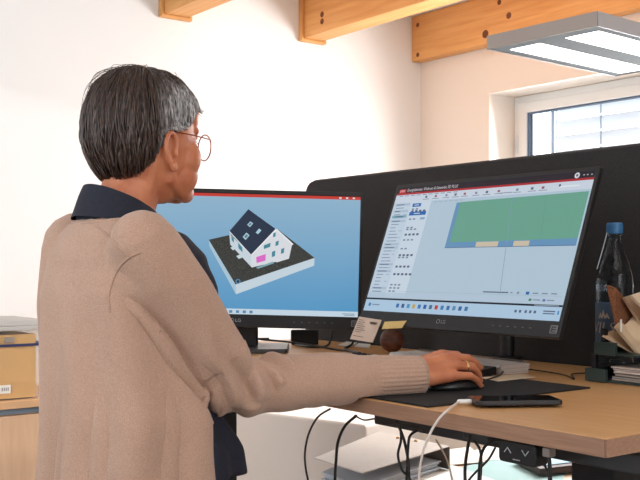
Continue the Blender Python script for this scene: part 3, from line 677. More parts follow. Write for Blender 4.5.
# ------------------------------------------------------------------ low table, binder, papers beneath/behind the desk
lt_ = thing('low_table', 'light wooden low table behind the raised desk, covered with papers', 'table', (-1.2, 1.15, 0))
TZ = .62
MB().b2((-1.60, .62, TZ - .025), (-.62, 1.6, TZ)).build('table_top', mat('maple_top', (226, 196, 164), .45, var=.08, scale=8), lt_, world=True, bevel=.002)
for x in (-1.54, -.68):
    for y in (.68, 1.54): MB().b2((x - .025, y - .025, .001), (x + .025, y + .025, TZ - .026)).build('leg', steel_dark, lt_, world=True, bevel=.002)
wc = thing('low_cabinet', 'plain white low cabinet seen beneath the left end of the desk', 'cabinet', (-2.2, 1.25, 0))
a1, a2 = on_z(300, 417, .735), on_z(365, 425, .735); dx = (a2 - a1).normalized(); a0_ = a2 - dx * .66; nb_ = V((-dx.y, dx.x, 0))
white_cab = mat('cabinet_white', (238, 228, 220), .5)
pp_ = [a0_, a2, a2 + nb_ * .3, a0_ + nb_ * .3]
MB().prism([V((q.x, q.y, .06)) for q in pp_], (0, 0, .675)).build('carcass', white_cab, wc, world=True, bevel=.012, bseg=3)
MB().prism([V((q.x, q.y, .001)) + (nb_ * .03 if i < 2 else nb_ * -.01) for i, q in enumerate(pp_)], (0, 0, .058)).build('plinth', steel_dark, wc, world=True)
# binder: lower cover, upper cover, spine, rings, sheets
zb2 = TZ
bq = [(314, 459), (380, 432), (449, 447), (362, 474)]
B1, B2, B3, B4 = [on_z(x, y, .74) for x, y in bq]
bind = thing('ring_binder', 'grey lever-arch binder lying open-ended on the low table', 'binder', ((B1 + B3) / 2 * 1.0).xy.to_3d() + V((0, 0, TZ)))
grey_b = mat('binder_grey', (206, 198, 190), .6, var=.05, scale=60)
MB().prism([B1, B4, B3, B2], (0, 0, .0035)).build('upper_cover', grey_b, bind, world=True, bevel=.001)
dn = V((0, 0, -.07))
sb_ = (B3 - B4).normalized(); MB().prism([B2 + sb_ * .001, B3 + sb_ * .001, B3 + sb_ * .001 + dn, B2 + sb_ * .001 + dn], sb_ * .006).build('spine', mat('binder_inside', (128, 120, 116), .7), bind, world=True, bevel=.002)
MB().prism([q + V((0, 0, -.074)) for q in (B1, B4, B3, B2)], (0, 0, .0035)).build('lower_cover', grey_b, bind, world=True, bevel=.001)
ins = MB(); cB = (B1 + B2 + B3 + B4) / 4
for i in range(5): ins.prism([cB + (q - cB) * (.86 + .03 * math.sin(i * 2.1)) + V((0, 0, -.068 + i * .0062)) for q in (B1, B4, B3, B2)], (0, 0, .003))
ins.build('sheets', mat('binder_sheets', (202, 208, 218), .8), bind, world=True)
rv = MB()
for u_, v_ in ((.62, .12), (.62, .30)): pass
for px, py in ((398, 438), (416, 441)):
    c_ = on_z(px, py, .7445); rv.lathe([(.006, -.0005), (.0065, .002), (.003, .004), (.001, .004)], c_, 12)
rv.build('rivets', mat('brass_rivet', (206, 160, 96), .35, metal=.6), bind, True, world=True)
under = MB()
sheets = [([(452, 470), (505, 456), (566, 470), (560, 492), (470, 492)], (160, 196, 196), 'large light-blue sheet on the low table below the height switch'),
          ([(470, 452), (500, 443), (530, 452), (520, 460), (480, 460)], (232, 226, 220), 'white sheet on the low table behind the light-blue one'),
          ([(420, 472), (452, 465), (500, 482), (470, 496), (420, 496)], (216, 226, 226), 'pale sheet on the low table in front of the binder spine'),
          ([(430, 452), (470, 447), (486, 462), (440, 466)], (226, 216, 206), 'cream sheet on the low table beside the binder')]
for i, (q, c_, lab) in enumerate(sheets):
    z = TZ + .001 + i * .0016; pts = [on_z(x, y, z) for x, y in q]
    tag(MB().prism(pts, (0, 0, .001)).build('paper_sheet', mat('sheet_%d' % i, c_, .8, var=.04, scale=12)), lab, 'paper', 'sheets on the low table')
fd = thing('dark_folder', 'dark brown folder with light-blue sheet on top behind the desk frame', 'folder', on_z(556, 464, TZ))
q = [on_z(x, y, TZ + .02) for x, y in ((515, 459), (568, 452), (592, 466), (540, 472))]
MB().prism([V((p_.x, p_.y, TZ + .008)) for p_ in q], (0, 0, .022)).build('cover', mat('dark_brown_cover', (58, 44, 40), .6), fd, world=True, bevel=.002)
cq = sum(q, V()) / 4; MB().prism([V((cq.x + (p_.x - cq.x) * .72, cq.y + (p_.y - cq.y) * .72, TZ + .031)) for p_ in q], (0, 0, .002)).build('sheet', mat('sheet_blue', (166, 204, 226), .8), fd, world=True)

# hanging cables
def cable_(pxs, y, r, label, c=black_pl):
    pts = [on_y(x, yy, y + dy) for x, yy, dy in pxs]; q = MB(); q.tube(spline(pts, 8), r, 8)
    tag(q.build('hanging_cable', c, smooth=True), label, 'cable', 'cables hanging below the desk')
cable_([(330, 409, 0), (318, 417, 0), (309, 433, 0), (305, 452, 0), (306, 470, 0), (311, 492, 0), (318, 520, 0)], .06, .0022, 'leftmost black cable bowing down from the desk edge past the white cabinet')
cable_([(356, 416, 0), (345, 426, 0), (338, 442, 0), (336, 462, 0), (335, 480, 0), (334, 520, 0)], .06, .003, 'thicker black cable hanging in front of the binder left corner')
cable_([(400, 424, 0), (401, 440, 0), (398, 455, 0), (402, 470, 0), (411, 482, 0), (415, 520, 0)], .06, .0024, 'black cable hanging over the middle of the binder, left of the crossing pair')
cable_([(397, 422, 0), (404, 440, 0), (408, 460, 0), (409, 478, 0), (412, 520, 0)], .08, .0028, 'middle black cable hanging over the binder, crossing another')
cable_([(418, 430, 0), (410, 436, 0), (408, 450, 0), (407, 470, 0), (405, 520, 0)], .07, .0026, 'black cable dropping in front of the binder rivets')
cable_([(470, 436, 0), (467, 452, 0), (465, 470, 0), (466, 490, 0), (470, 520, 0)], .05, .0028, 'black cable hanging just right of the binder spine')
cable_([(472, 438, 0), (480, 450, 0), (481, 466, 0), (479, 490, 0), (474, 520, 0)], .06, .0024, 'black cable bowing right, next to the height switch')
cable_([(492, 441, 0), (484, 448, 0), (480, 462, 0), (478, 492, 0), (474, 520, 0)], .045, .0026, 'black cable curling down at the left end of the height switch')
cable_([(495, 448, 0), (488, 460, 0), (474, 474, 0), (466, 484, 0), (455, 500, 0)], .07, .002, 'thin black cable slanting to lower left across the others')
cable_([(549, 456, 0), (550, 470, 0), (551, 500, 0)], .03, .003, 'straight black cable below the grey clip right of the height switch')
cable_([(537, 459, 0), (545, 466, 0), (549, 478, 0), (550, 500, 0)], .05, .002, 'thin black cable bowing beside the straight one under the grey clip')
cable_([(436, 440, 0), (445, 455, 0), (450, 470, 0), (455, 495, 0)], .1, .0018, 'thin beige cable slanting down beside the binder', mat('beige_cable', (206, 180, 156), .6))
cable_([(355, 415.5, 0), (364, 420, 0), (376, 419, 0), (386, 424, 0), (396, 423, 0), (408, 426, 0), (424, 430, 0)], .035, .0016, 'thin black cable looping along the underside of the desk edge')

# ------------------------------------------------------------------ sideboard with storage boxes at left
sbm = mat('beech_front', (224, 186, 152), .5, c2=(212, 172, 138), scale=5, stretch=(8, 8, .8))
sb = thing('sideboard', 'beech sideboard along the white left wall under the storage box', 'sideboard', (-2.82, -.5, 0))
SZ = .812
MB().b2((-3.028, -1.6, SZ - .028), (-2.60, .5, SZ)).build('top', mat('beech_top', (222, 176, 132), .45, var=.1, scale=9, stretch=(6, 1, 1)), sb, world=True, bevel=.002)
MB().b2((-3.028, -1.58, .06), (-2.64, .48, SZ - .05)).build('carcass', sbm, sb, world=True)
MB().b2((-3.028, -1.59, SZ - .05), (-2.625, .49, SZ - .0285)).build('recessed_rail', mat('blue_grey_rail', (126, 142, 156), .5), sb, world=True)  # blue-grey strip set back under the top
MB().b2((-3.0, -1.55, .001), (-2.68, .45, .06)).build('plinth', steel_dark, sb, world=True)
for i in range(4):
    y = -1.575 + i * .515
    dr_ = MB().b2((-2.639, y, .065), (-2.621, y + .508, SZ - .055)).build('door', sbm, sb, world=True, bevel=.001)
    MB().b2((-2.6205, y + .44, .6), (-2.606, y + .452, .7)).build('handle', silver, dr_, world=True, bevel=.002)
sx = thing('storage_box', 'clear storage box with orange contents and blue band on the sideboard', 'storage box', (-2.78, .06, SZ))
y0_, y1_ = -.14, .245
clear = mat('clear_plastic', (240, 240, 240), .1, trans=.9, ior=1.15, alpha=.5)
q = MB(); q.rings([[(-.155 * k_, (y0_ - .06 - 0) * 1, 0) for k_ in (1,)] * 4] * 2) if False else None
fx, bxx = -2.632, -2.95
def shell(x0, x1, y0, y1, z0, z1, t):
    m_ = MB(); m_.b2((x0, y0, z0), (x1, y1, z0 + t)); m_.b2((x0, y0, z0 + t), (x0 + t, y1, z1)); m_.b2((x1 - t, y0, z0 + t), (x1, y1, z1)); m_.b2((x0 + t, y0, z0 + t), (x1 - t, y0 + t, z1)); m_.b2((x0 + t, y1 - t, z0 + t), (x1 - t, y1, z1)); return m_
shell(bxx, fx, y0_, y1_, SZ + .001, SZ + .245, .003).build('tub', clear, sx, world=True)
MB().b2((bxx + .006, y0_ + .006, SZ + .005), (fx - .006, y1_ - .04, SZ + .232)).build('contents', mat('orange_card', (240, 184, 104), .7, var=.06, scale=10), sx, world=True)
q = MB(); q.b2((bxx - .008, y0_ - .008, SZ + .246), (fx + .008, y1_ + .008, SZ + .262)); q.b2((bxx + .01, y0_ + .01, SZ + .262), (fx - .01, y1_ - .01, SZ + .285)); q.build('lid', mat('frosted_lid', (226, 222, 216), .4, trans=.35, ior=1.2), sx, world=True, bevel=.004)
MB().b2((bxx - .001, y0_ - .001, SZ + .19), (fx + .002, y1_ + .001, SZ + .199)).build('band', mat('navy_band', (40, 46, 92), .6), sx, world=True)
p = on_x(5, 393, fx + .001); q = MB(); q.box((fx + .0012, p.y, SZ + .04), (.0012, .04, .03)); lo_ = q.build('label', paper, sx, world=True)
q = MB(); 
for i in range(4): q.box((fx + .0022, p.y - .01 + i * .007, SZ + .04), (.0006, .0035, .012))
q.build('label_print', mat('label_grey', (150, 146, 140), .7), lo_, world=True)
p = on_x(9, 336, fx); MB().box((fx + .003, p.y, SZ + .215), (.006, .036, .02)).build('latch', mat('latch_grey', (150, 138, 126), .5), sx, world=True, bevel=.002)
# second box further behind the person
sx2 = thing('storage_box', 'second clear storage box on the sideboard, hidden mostly by the person', 'storage box', (-2.78, .4, SZ)) if False else None

# ------------------------------------------------------------------ person
per = thing('person', 'person with short brown hair and round glasses in beige cardigan working at the standing desk', 'person', (-.72, -.39, 0))
TY = math.radians(6)                                  # body turned slightly to the left of the desk normal
TM = Matrix.Translation((-.72, -.39, 0)) @ Matrix.Rotation(TY, 4, 'Z')
def T(x, y, z): return TM @ V((x, y, z))
HM = Matrix.Translation((-.7290, -.3395, 1.5115)) @ Matrix.Rotation(math.radians(7), 4, 'Z') @ Matrix.Rotation(math.radians(0), 4, 'X')
def Hd(x, y, z): return HM @ V((x, y, z))
skin = mat('skin', (216, 140, 100), .5, c2=(192, 112, 78), scale=26, sss=.12, bump=.06, bscale=420)
body = MB()
def skull_r(z):
    """half widths (x, front, back) of the head at height z above the eye line"""
    zc = .022
    if z >= zc: k = math.sqrt(max(0, 1 - ((z - zc) / .094) ** 2.25))
    else: k = math.sqrt(max(0, 1 - ((zc - z) / .140) ** 2.4))
    return .0755 * k, .094 * k, .0905 * k
def head_pt(ph, z, off=0):
    """ph: 0 = front, +90 = right side"""
    a, f, b = skull_r(z); s_, c_ = math.sin(ph), math.cos(ph)
    x = a * abs(s_) ** .92 * (1 if s_ > 0 else -1); y = (f if c_ > 0 else b) * abs(c_) ** .95 * (1 if c_ > 0 else -1)
    n = V((x / max(a, .01), y / max(f, .01), (z - .022) / .10 * .9)); n.normalize()
    return V((x, y, z)) + n * off
# skull
rs = []
for i in range(19):
    z = -.108 + (.1155 + .108) * (1 - math.cos(PI * i / 18)) / 2
    rs.append([HM @ head_pt(2 * PI * k / 40, z) for k in range(40)])
body.rings(rs)
E_ = lambda c, r, rot=None: body.ell(HM @ V(c), r, (HM.to_3x3() @ rot.to_3x3()).to_4x4() if rot else HM.to_3x3().to_4x4())
E_((0, .035, -.055), (.054, .056, .052))
E_((0, .081, -.085), (.024, .021, .019))                    # chin
E_((0, .077, -.055), (.030, .020, .024))                    # mouth area
for s in (-1, 1):
    E_((s * .040, .056, -.028), (.031, .031, .036)); E_((s * .027, .064, -.056), (.026, .026, .026)); E_((s * .030, .066, .042), (.030, .020, .026)); E_((s * .037, .050, -.058), (.028, .034, .036))         # cheek
    E_((s * .033, .073, .022), (.024, .014, .010))          # brow
    E_((s * .031, .0765, .0115), (.016, .0125, .0062)); E_((s * .031, .0755, -.0105), (.015, .0115, .0055))
    body.tube([Hd(s * .057, .006, -.030), Hd(s * .053, .012, -.066), Hd(s * .034, .058, -.088), Hd(s * .012, .080, -.091)], [.014, .015, .015, .015], 12)   # jaw
    E_((s * .011, .103, -.031), (.009, .010, .008))         # nostril wing
E_((0, .076, .055), (.055, .018, .030))                     # forehead
body.tube([Hd(0, .088, .014), Hd(0, .098, -.010), Hd(0, .107, -.028)], [.008, .0085, .0105], 12)
E_((0, .0955, -.0535), (.021, .0065, .0055)); E_((0, .095, -.0635), (.018, .0065, .006))      # lips
# ears
for s in (-1, 1):
    a_ = math.radians(15)
    def ep(u, w_, o=0): return Hd(s * (.0785 + u * math.sin(a_) + o), .010 - u * math.cos(a_), -.023 + w_)
    body.tube(spline([ep(.003, -.002, .001), ep(-.001, .014), ep(.003, .027), ep(.013, .032, .002), ep(.024, .026, .003), ep(.029, .012, .003), ep(.026, -.004, .003), ep(.018, -.018, .003), ep(.010, -.029, .002), ep(.003, -.030), ep(.001, -.020)], 4), .0044, 8)
    body.ell(ep(.012, .003, -.0115), (.0035, .0135, .026), (HM.to_3x3() @ Matrix.Rotation(s * -a_, 3, 'Z')).to_4x4())
    body.ell(ep(.006, -.027, .001), (.005, .008, .008), HM.to_3x3().to_4x4())
    body.ell(ep(.0, -.004, .001), (.004, .004, .007), HM.to_3x3().to_4x4())
# neck
nb0 = T(0, -.005, 1.345); nb1 = Hd(0, -.022, -.06)
body.tube([T(0, -.012, 1.32), T(0, -.004, 1.367), nb1 + (nb0 - nb1) * .35, nb1, Hd(0, -.01, -.02)], [.066, .056, .051, .052, .052], 24)
for s in (-1, 1): body.tube([Hd(s * .058, -.022, -.045), T(s * .034, .03, 1.405), T(s * .012, .055, 1.355)], [.011, .011, .010], 10)
# torso, hips, legs
TOR = [(.74, .165, .120, .0), (.82, .172, .122, .0), (.92, .160, .112, .0), (1.02, .142, .100, .0), (1.14, .135, .098, -.005), (1.24, .138, .096, -.012), (1.31, .130, .078, -.02), (1.355, .10, .062, -.022), (1.38, .062, .05, -.015)]
def tring(tab, z, da=0, n=40, exp=2.4):
    a, b, cy = interp(tab, z); out = []
    for k in range(n):
        t = 2 * PI * k / n; c_, s_ = math.cos(t), math.sin(t)
        out.append(T((a + da) * abs(c_) ** (2 / exp) * (1 if c_ > 0 else -1), cy + (b + da) * abs(s_) ** (2 / exp) * (1 if s_ > 0 else -1), z))
    return out
body.rings([tring(TOR, z) for z in [.74 + i * .04 for i in range(17)]])
hips = [(-.09, .0, .80), (.09, .0, .80)]
for s in (-1, 1): body.tube([T(s * .085, 0, .82), T(s * .09, .01, .62), T(s * .092, .012, .46), T(s * .092, -.015, .28), T(s * .092, -.02, .085)], [.086, .07, .05, .052, .034], 20); body.tube([T(s * .092, -.03, .05), T(s * .096, .05, .035), T(s * .1, .13, .026)], [.032, .034, .024], 14)
# arms
SHR, ELR, WRR = T(.130, -.030, 1.312), V((-.614, -.222, 1.086)), V((-.527, .112, 1.0845))
SHL, ELL, WRL = T(-.138, -.014, 1.312), T(-.160, .0, 1.05), T(-.150, .09, .83)
for S_, E1, W_1 in ((SHR, ELR, WRR), (SHL, ELL, WRL)):
    body.tube([S_, S_ + (E1 - S_) * .5, E1], [.05, .043, .036], 18)
    body.tube([E1, E1 + (W_1 - E1) * .35, W_1], [.037, .038, .025], 18)
# hands
HS = 1.1
def hand(W0, d_, r_, side, curls, spread=None):
    """d_: towards the fingers, r_: towards the little finger, palm facing down"""
    d_ = d_.normalized(); u_ = d_.cross(r_) * (1 if side > 0 else -1); u_ = u_.normalized()
    if u_.z < 0 and side != 0: u_ = -u_
    r_ = d_.cross(u_) if d_.cross(u_).dot(r_) > 0 else -d_.cross(u_)
    P = lambda a, b, c: W0 + (d_ * a + r_ * b + u_ * c) * HS
    mc = [(.084, -.026, .013), (.088, -.007, .018), (.083, .012, .014), (.074, .030, .005)]
    wrs = [(-.004, -.012, 0), (0, -.004, .003), (0, .005, .003), (-.002, .013, 0)]
    for m_, w_1 in zip(mc, wrs): body.tube([P(*w_1), P(*[(a * .45 + b * .55) for a, b in zip(w_1, m_)][:2], (w_1[2] + m_[2]) / 2 + .001), P(*m_)], [.0185, .0148, .0105], 12)
    body.ell(P(.05, .003, .001), (.034, .048, .0150), Matrix((r_, d_, u_)).transposed().to_4x4())
    L = [(.041, .024, .018), (.045, .027, .019), (.042, .026, .019), (.033, .020, .017)]
    tips = []; mid = []
    for i in range(4):
        p = V(P(*mc[i])); pts = [p]; ang = 0; yaw = (spread or (-.06, -.02, .04, .10))[i]
        for l, c_ in zip(L[i], curls[i]):
            ang = math.radians(c_); f = (d_ * math.cos(yaw) + r_ * math.sin(yaw))
            p = p + f * (HS * l * math.cos(ang)) - u_ * (HS * l * math.sin(ang)); pts.append(p)
        k = (1.06, 1.08, 1.06, .95)[i]
        body.tube([pts[0], (pts[0] + pts[1]) / 2, pts[1], (pts[1] + pts[2]) / 2, pts[2], pts[3]], [.0098 * k, .0086 * k, .0086 * k, .0076 * k, .0074 * k, .0062 * k], 12)
        tips.append((pts, f)); mid.append((pts[0] + pts[1]) / 2)
    tb = [P(.012, -.016, -.002), P(.040, -.036, -.010), P(.068, -.043, -.016), P(.090, -.040, -.020)]
    body.tube(tb, [.016, .0125, .010, .0075], 12)
    return tips, mid, u_
tipsR, midR, upR = hand(WRR, V((.10, 1, .10)), V((1, -.1, -.5)), 1, [(14, 34, 42), (14, 32, 40), (13, 42, 62), (8, 32, 50)])
hand(WRL, (T(0, .35, .0) - T(0, 0, 0)) + V((0, 0, -.9)), T(0, -1, 0) - T(0, 0, 0), 0, [(14, 30, 34)] * 4)
bme = remesh(body, .0026, 4, .5)
for v in bme.vertices:
    if v.co.y > -.01 and .95 < v.co.z < HD + .0045: v.co.z = HD + .0045
bo = mesh_obj('body', bme, skin, per)
# finger nails, eyes
for pts, f in tipsR:
    q = MB(); dd = (pts[3] - pts[2]).normalized(); nn = (upR - dd * upR.dot(dd)).normalized(); ss = dd.cross(nn)
    q.ell(pts[3] + dd * .0005 + nn * .0042, (.0042, .0062, .0014), Matrix((ss, dd, nn)).transposed().to_4x4(), n=12)
    q.build('fingernail', mat('nail', (232, 178, 150), .3), bo, True, world=True)
for s in (-1, 1):
    q = MB(); q.ell(Hd(s * .031, .0775, .001), .0115, n=20); ey = q.build('eye', mat('eye_white', (238, 234, 228), .2), bo, True, world=True)
    q = MB(); q.ell(Hd(s * .031, .0873, .001), (.005, .0022, .005), HM.to_3x3().to_4x4(), n=14); q.build('iris', mat('iris_brown', (74, 50, 36), .2), bo, True, world=True)
    q = MB(); q.tube(spline([Hd(s * .014, .0905, .022), Hd(s * .032, .0865, .027), Hd(s * .049, .076, .023)], 4), [.002] * 9, 6); q.build('eyebrow', mat('brow_brown', (86, 62, 48), .8), bo, True, world=True)
q = MB()
for z_, r_ in ((-.0545, .0030), (-.0612, .0034)): q.tube(spline([Hd(-.022, .0905, -.058), Hd(-.010, .0975, z_), Hd(0, .0985, z_ - .0006), Hd(.010, .0975, z_), Hd(.022, .0905, -.058)], 5), [.0012 + (r_ - .0012) * math.sin(PI * i / 20) for i in range(21)], 8)
q.build('lips', mat('lip_pink', (186, 104, 88), .45), bo, True, world=True)
# ring on the ring finger
q = MB(); pt = tipsR[2][0]; ax = (pt[1] - pt[0]).normalized(); cc = pt[0] + (pt[1] - pt[0]) * .62; e1 = ax.orthogonal().normalized(); e2 = ax.cross(e1)
for w_ in (-.0012, 0, .0012): q.tube([cc + ax * w_ + (e1 * math.cos(t) + e2 * math.sin(t)) * .0098 for t in [2 * PI * k / 24 for k in range(24)]], .0011, 6, closed=True)
q.build('ring', mat('gold_ring', (236, 196, 128), .2, metal=.9), per, True, world=True)['label'] = 'gold ring on the right hand'

# trousers and shoes (below the frame)
tro = MB()
for s in (-1, 1): tro.tube([T(s * .085, 0, .84), T(s * .09, .01, .62), T(s * .092, .012, .46), T(s * .092, -.012, .28), T(s * .092, -.018, .09)], [.102, .088, .072, .066, .060], 24)
tro.rings([tring(TOR, z, .012) for z in (.76, .82, .88, .93)])
mesh_obj('trousers', remesh(tro, .008, 3), mat('dark_jeans', (40, 46, 62), .85, var=.2, scale=200), per)
for s in (-1, 1):
    q = MB(); q.rings([[T(s * .094 + x * w_, .045 + y * .135, z) for x, y in [(math.cos(t), math.sin(t)) for t in [2 * PI * k / 24 for k in range(24)]]] for w_, z in ((.046, .002), (.048, .02), (.046, .05), (.040, .075), (.034, .09))])
    sh = q.build('shoe', mat('dark_shoe', (50, 46, 46), .5), per, True, world=True, sharp=50)

# shirt: collar, body with a loose front hem
navy = mat('navy_cloth', (30, 34, 50), .8, var=.3, scale=160, bump=.2, bscale=500)
SHT = [(.90, .160, .138, .074), (.96, .158, .138, .070), (1.05, .136, .126, .034), (1.16, .118, .112, .062), (1.25, .124, .106, .066), (1.31, .126, .088, .048), (1.345, .100, .076, .028), (1.367, .070, .060, -.014)]
sh = MB(); N_ = 72; rr = []
for i in range(26):
    z = .915 + (1.385 - .915) * i / 25; r_ = tring(SHT, z, 0, N_, 2.2); a, b, cy = interp(SHT, z)
    o_ = []
    for k, p in enumerate(r_):
        c_ = T(0, cy, z); dd = (p - c_); w_ = max(0, (1.2 - z) / .3)
        p2 = p + dd.normalized() * .010 * w_ * math.sin(k * 2 * PI * 9 / N_ + z * 7) + dd.normalized() * .007 * noise.noise(p * 9)
        if i < 3: p2.z += .012 * math.sin(k * 2 * PI * 2 / N_ + 1)
        o_.append(p2)
    rr.append(o_)
sh.rings(rr); sho = mesh_obj('shirt', remesh(sh, .006, 3), navy, per)
cm = MB()
def collar_pt(t, z, r, zb):  # t angle, 0 = front; higher and further out at the back
    a = .056 + r; b = .060 + r
    return T(a * math.sin(t), -.001 + .010 * r / .05 + b * math.cos(t), z + zb * (-math.cos(t)))
up_, dn_ = [], []
n_ = 48
T0 = math.radians(16)
prof = [(.001, 1.350, .024), (.000, 1.382, .026), (.001, 1.400, .029), (.006, 1.402, .029), (.015, 1.386, .027), (.028, 1.358, .022), (.030, 1.354, .022), (.0265, 1.356, .022), (.013, 1.382, .026), (.005, 1.392, .028), (.004, 1.382, .027), (.004, 1.350, .024)]
rows = []
for i in range(n_ + 1):
    t = T0 + (2 * PI - 2 * T0) * i / n_
    rows.append([collar_pt(t, z, r + .0025 * noise.noise(V((t * 2, r * 20, 0))), zb) for r, z, zb in prof])
cm.rings([r_ for r_ in rows]); cm.build('collar', navy, sho, True, world=True, sharp=60)

# cardigan: open front shell + sleeves, fused, then folded
wool = mat('beige_wool', (208, 170, 148), .95, c2=(180, 144, 123), scale=620, bump=.6, bscale=620, sheen=.25)
CAR = [(.76, .184, .144, .016), (.90, .178, .140, .014), (1.02, .172, .130, .008), (1.14, .168, .122, .002), (1.24, .164, .112, -.008), (1.30, .150, .096, -.014), (1.342, .122, .080, -.016), (1.358, .100, .074, -.014), (1.368, .088, .070, -.010)]
cg = MB(); th_ = .013
def open_ring(z, off, n=64):
    a, b, cy = interp(CAR, z); out = []
    gap = math.radians(interp([(.76, 62), (1.0, 58), (1.15, 50), (1.28, 40), (1.368, 30)], z)[0])
    for k in range(n + 1):
        t = PI / 2 + gap + (2 * PI - 2 * gap) * k / n; c_, s_ = math.cos(t), math.sin(t); e_ = 2.3
        ks = 1 - .13 * max(0, 1 - ((z - 1.15) / .11) ** 2) if c_ > 0 else 1
        out.append(T((a + off) * ks * abs(c_) ** (2 / e_) * (1 if c_ > 0 else -1), cy + (b + off) * abs(s_) ** (2 / e_) * (1 if s_ > 0 else -1), z))
    return out
zs = [.76 + (1.368 - .76) * i / 30 for i in range(31)]
lo_r, hi_r = [], []
for z in zs:
    o_, i_ = open_ring(z, 0), open_ring(z, -th_); lo_r.append(o_ + i_[::-1])
cg.rings(lo_r)
def sleeve(S_, E1, W_1, rs_, cuff_at):
    a = S_ + (S_ - E1) * .06
    P = [a, S_ + (E1 - S_) * .35, S_ + (E1 - S_) * .75, E1 + (S_ - E1) * .02, E1 + (W_1 - E1) * .22, E1 + (W_1 - E1) * .5, E1 + (W_1 - E1) * cuff_at]
    cg.tube(spline(P, 6), [x for x in interp_list(rs_, 37)], 28)
def interp_list(r, n):
    out = []
    for i in range(n):
        t = i / (n - 1) * (len(r) - 1); k = min(int(t), len(r) - 2); out.append(r[k] + (r[k + 1] - r[k]) * (t - k))
    return out
sleeve(SHR, ELR + V((-.004, -.008, -.004)), WRR, [.057, .063, .061, .055, .051, .046, .042], .80)
sleeve(SHL, ELL, WRL, [.058, .064, .060, .056, .054, .050, .044], .80)
# shoulder yoke so the sleeve head flows into the back
for s, S_ in ((1, SHR), (-1, SHL)): cg.ell(S_ + (T(-s * .034, .0, -.006) - T(0, 0, 0)) , (.072, .062, .046), TM.to_3x3().to_4x4())
for s in (-1, 1): cg.ell(T(s * .066, -.026, 1.336), (.055, .050, .026), TM.to_3x3().to_4x4())
cme = remesh(cg, .0046, 4, .5)
# folds
fold_pts = []
def sdir(p, a, b):
    ab = b - a; t = (p - a).dot(ab) / ab.dot(ab); return t, (p - (a + ab * max(0, min(1, t)))).length
cme.update()
nrm_l = [v.normal.copy() for v in cme.vertices]
for v, nv in zip(cme.vertices, nrm_l):
    p = v.co.copy(); dsp = 0
    t, dist = sdir(p, ELR, WRR)
    if dist < .09 and t > -.1:
        # ripples across the forearm, strongest near elbow and above the cuff
        q = p + V((noise.noise(p * 14), noise.noise(p * 14 + V((5, 0, 0))), 0)) * .012
        tt, _ = sdir(q, ELR, WRR)
        w_ = (.0072 * math.exp(-((t - .0) / .16) ** 2) + .0020 * math.exp(-((t - .66) / .14) ** 2) + .0006) * (.55 + .9 * noise.noise(p * 13 + V((3, 1, 0))))
        dsp += w_ * math.sin(tt * 40 + (p.z - 1.09) * 38 + 3.2 * noise.noise(p * 8))
    t2, d2 = sdir(p, SHR, ELR)
    if d2 < .10 and 0 < t2 < 1.1:
        q = p + V((noise.noise(p * 11), 0, noise.noise(p * 11 + V((9, 2, 0))))) * .02
        dsp += .0065 * math.exp(-((t2 - 1.0) / .28) ** 2) * math.sin((q.z * .8 + q.y * .9) * 150)
    dsp += .0075 * noise.noise(V((p.x * 9, p.y * 9, p.z * 5))) + .0022 * noise.noise(V((p.x * 24, p.y * 24, p.z * 9)))
    if p.z < 1.27 and .060 < d2 < .094 and t2 < 1.0 and dist > .075: dsp -= .014 * min(1, (1.27 - p.z) / .05) * math.sin(PI * (d2 - .060) / .034)
    # long soft folds falling from the arm hole on the back
    if p.z < 1.25 and d2 > .06 and dist > .09:
        L_ = TM.inverted() @ p; g = math.atan2(L_.x, -L_.y)
        dsp += .010 * min(1, (1.25 - p.z) / .25) * math.sin(g * 8 + p.z * 5 + 2 * noise.noise(V((0, 0, p.z * 5))))
    v.co = p + nv * dsp
    if v.co.y > -.012 and v.co.z < HD + .0045 and v.co.x > -.75: v.co.z = HD + .0045 + (v.co.z - HD) * .02
car = mesh_obj('cardigan', cme, wool, per)
# ribbed cuffs
def cuff(E1, W_1, t0, t1, r0, r1, bend=0):
    ab = W_1 - E1; ax = ab.normalized(); e1 = ax.cross(UP).normalized(); e2 = e1.cross(ax); q = MB(); rs = []; n = 120
    for i in range(9):
        t = t0 + (t1 - t0) * i / 8; r = r0 + (r1 - r0) * i / 8
        if i == 0: r *= .93
        rs.append([E1 + ab * t + (e1 * math.cos(a) * 1.0 + e2 * math.sin(a) * .9) * (r + (.0011 if (k // 2) % 2 else 0)) for k, a in enumerate([2 * PI * k / n for k in range(n)])])
    for i, (t, f) in enumerate(((t1 + .003, .95), (t1 - .01, .86), (t0 + .05, .84))):
        rs.append([E1 + ab * t + (e1 * math.cos(a) + e2 * math.sin(a) * .9) * (r1 * f) for a in [2 * PI * k / n for k in range(n)]])
    q.rings(rs, caps=False)
    for v in q.v:
        if v.y > -.01 and 1.0 < v.z < HD + .0045: v.z = HD + .0045
    return q.build('cuff', wool, car, True, world=True)
cuff(ELR, WRR, .76, 1.055, .0455, .0405); cuff(ELL, WRL, .76, .98, .045, .037)
# neckline band and seams, laid on the knit
dg_ = bpy.context.evaluated_depsgraph_get()
cbm = bmesh.new(); cbm.from_mesh(car.data); bmesh.ops.transform(cbm, matrix=WM(car), verts=cbm.verts[:]); tree = BVHTree.FromBMesh(cbm)
nk = MB(); pts = []
for z_, lst in ((1.367, open_ring(1.367, -.006)),): pts = [tree.find_nearest(p)[0] for p in lst]
nk.tube(pts, .0055, 10); nk.build('neck_band', wool, car, True, world=True)
sm_ = MB()
for poly in ([(96, 226), (108, 236), (118, 246), (128, 256)], [(140, 253), (130, 257), (120, 267), (113, 281), (109, 296), (110, 312)]):
    ps_ = []
    for p2 in spline([V((a, b, 0)) for a, b in poly], 5):
        h = tree.ray_cast(CAM, ray(p2.x, p2.y).normalized())
        if h[0] is not None: ps_.append(h[0] + h[1] * .0004)
    if len(ps_) > 2: sm_.tube(ps_, .0016, 6)
sm_.build('seam', wool, car, True, world=True)

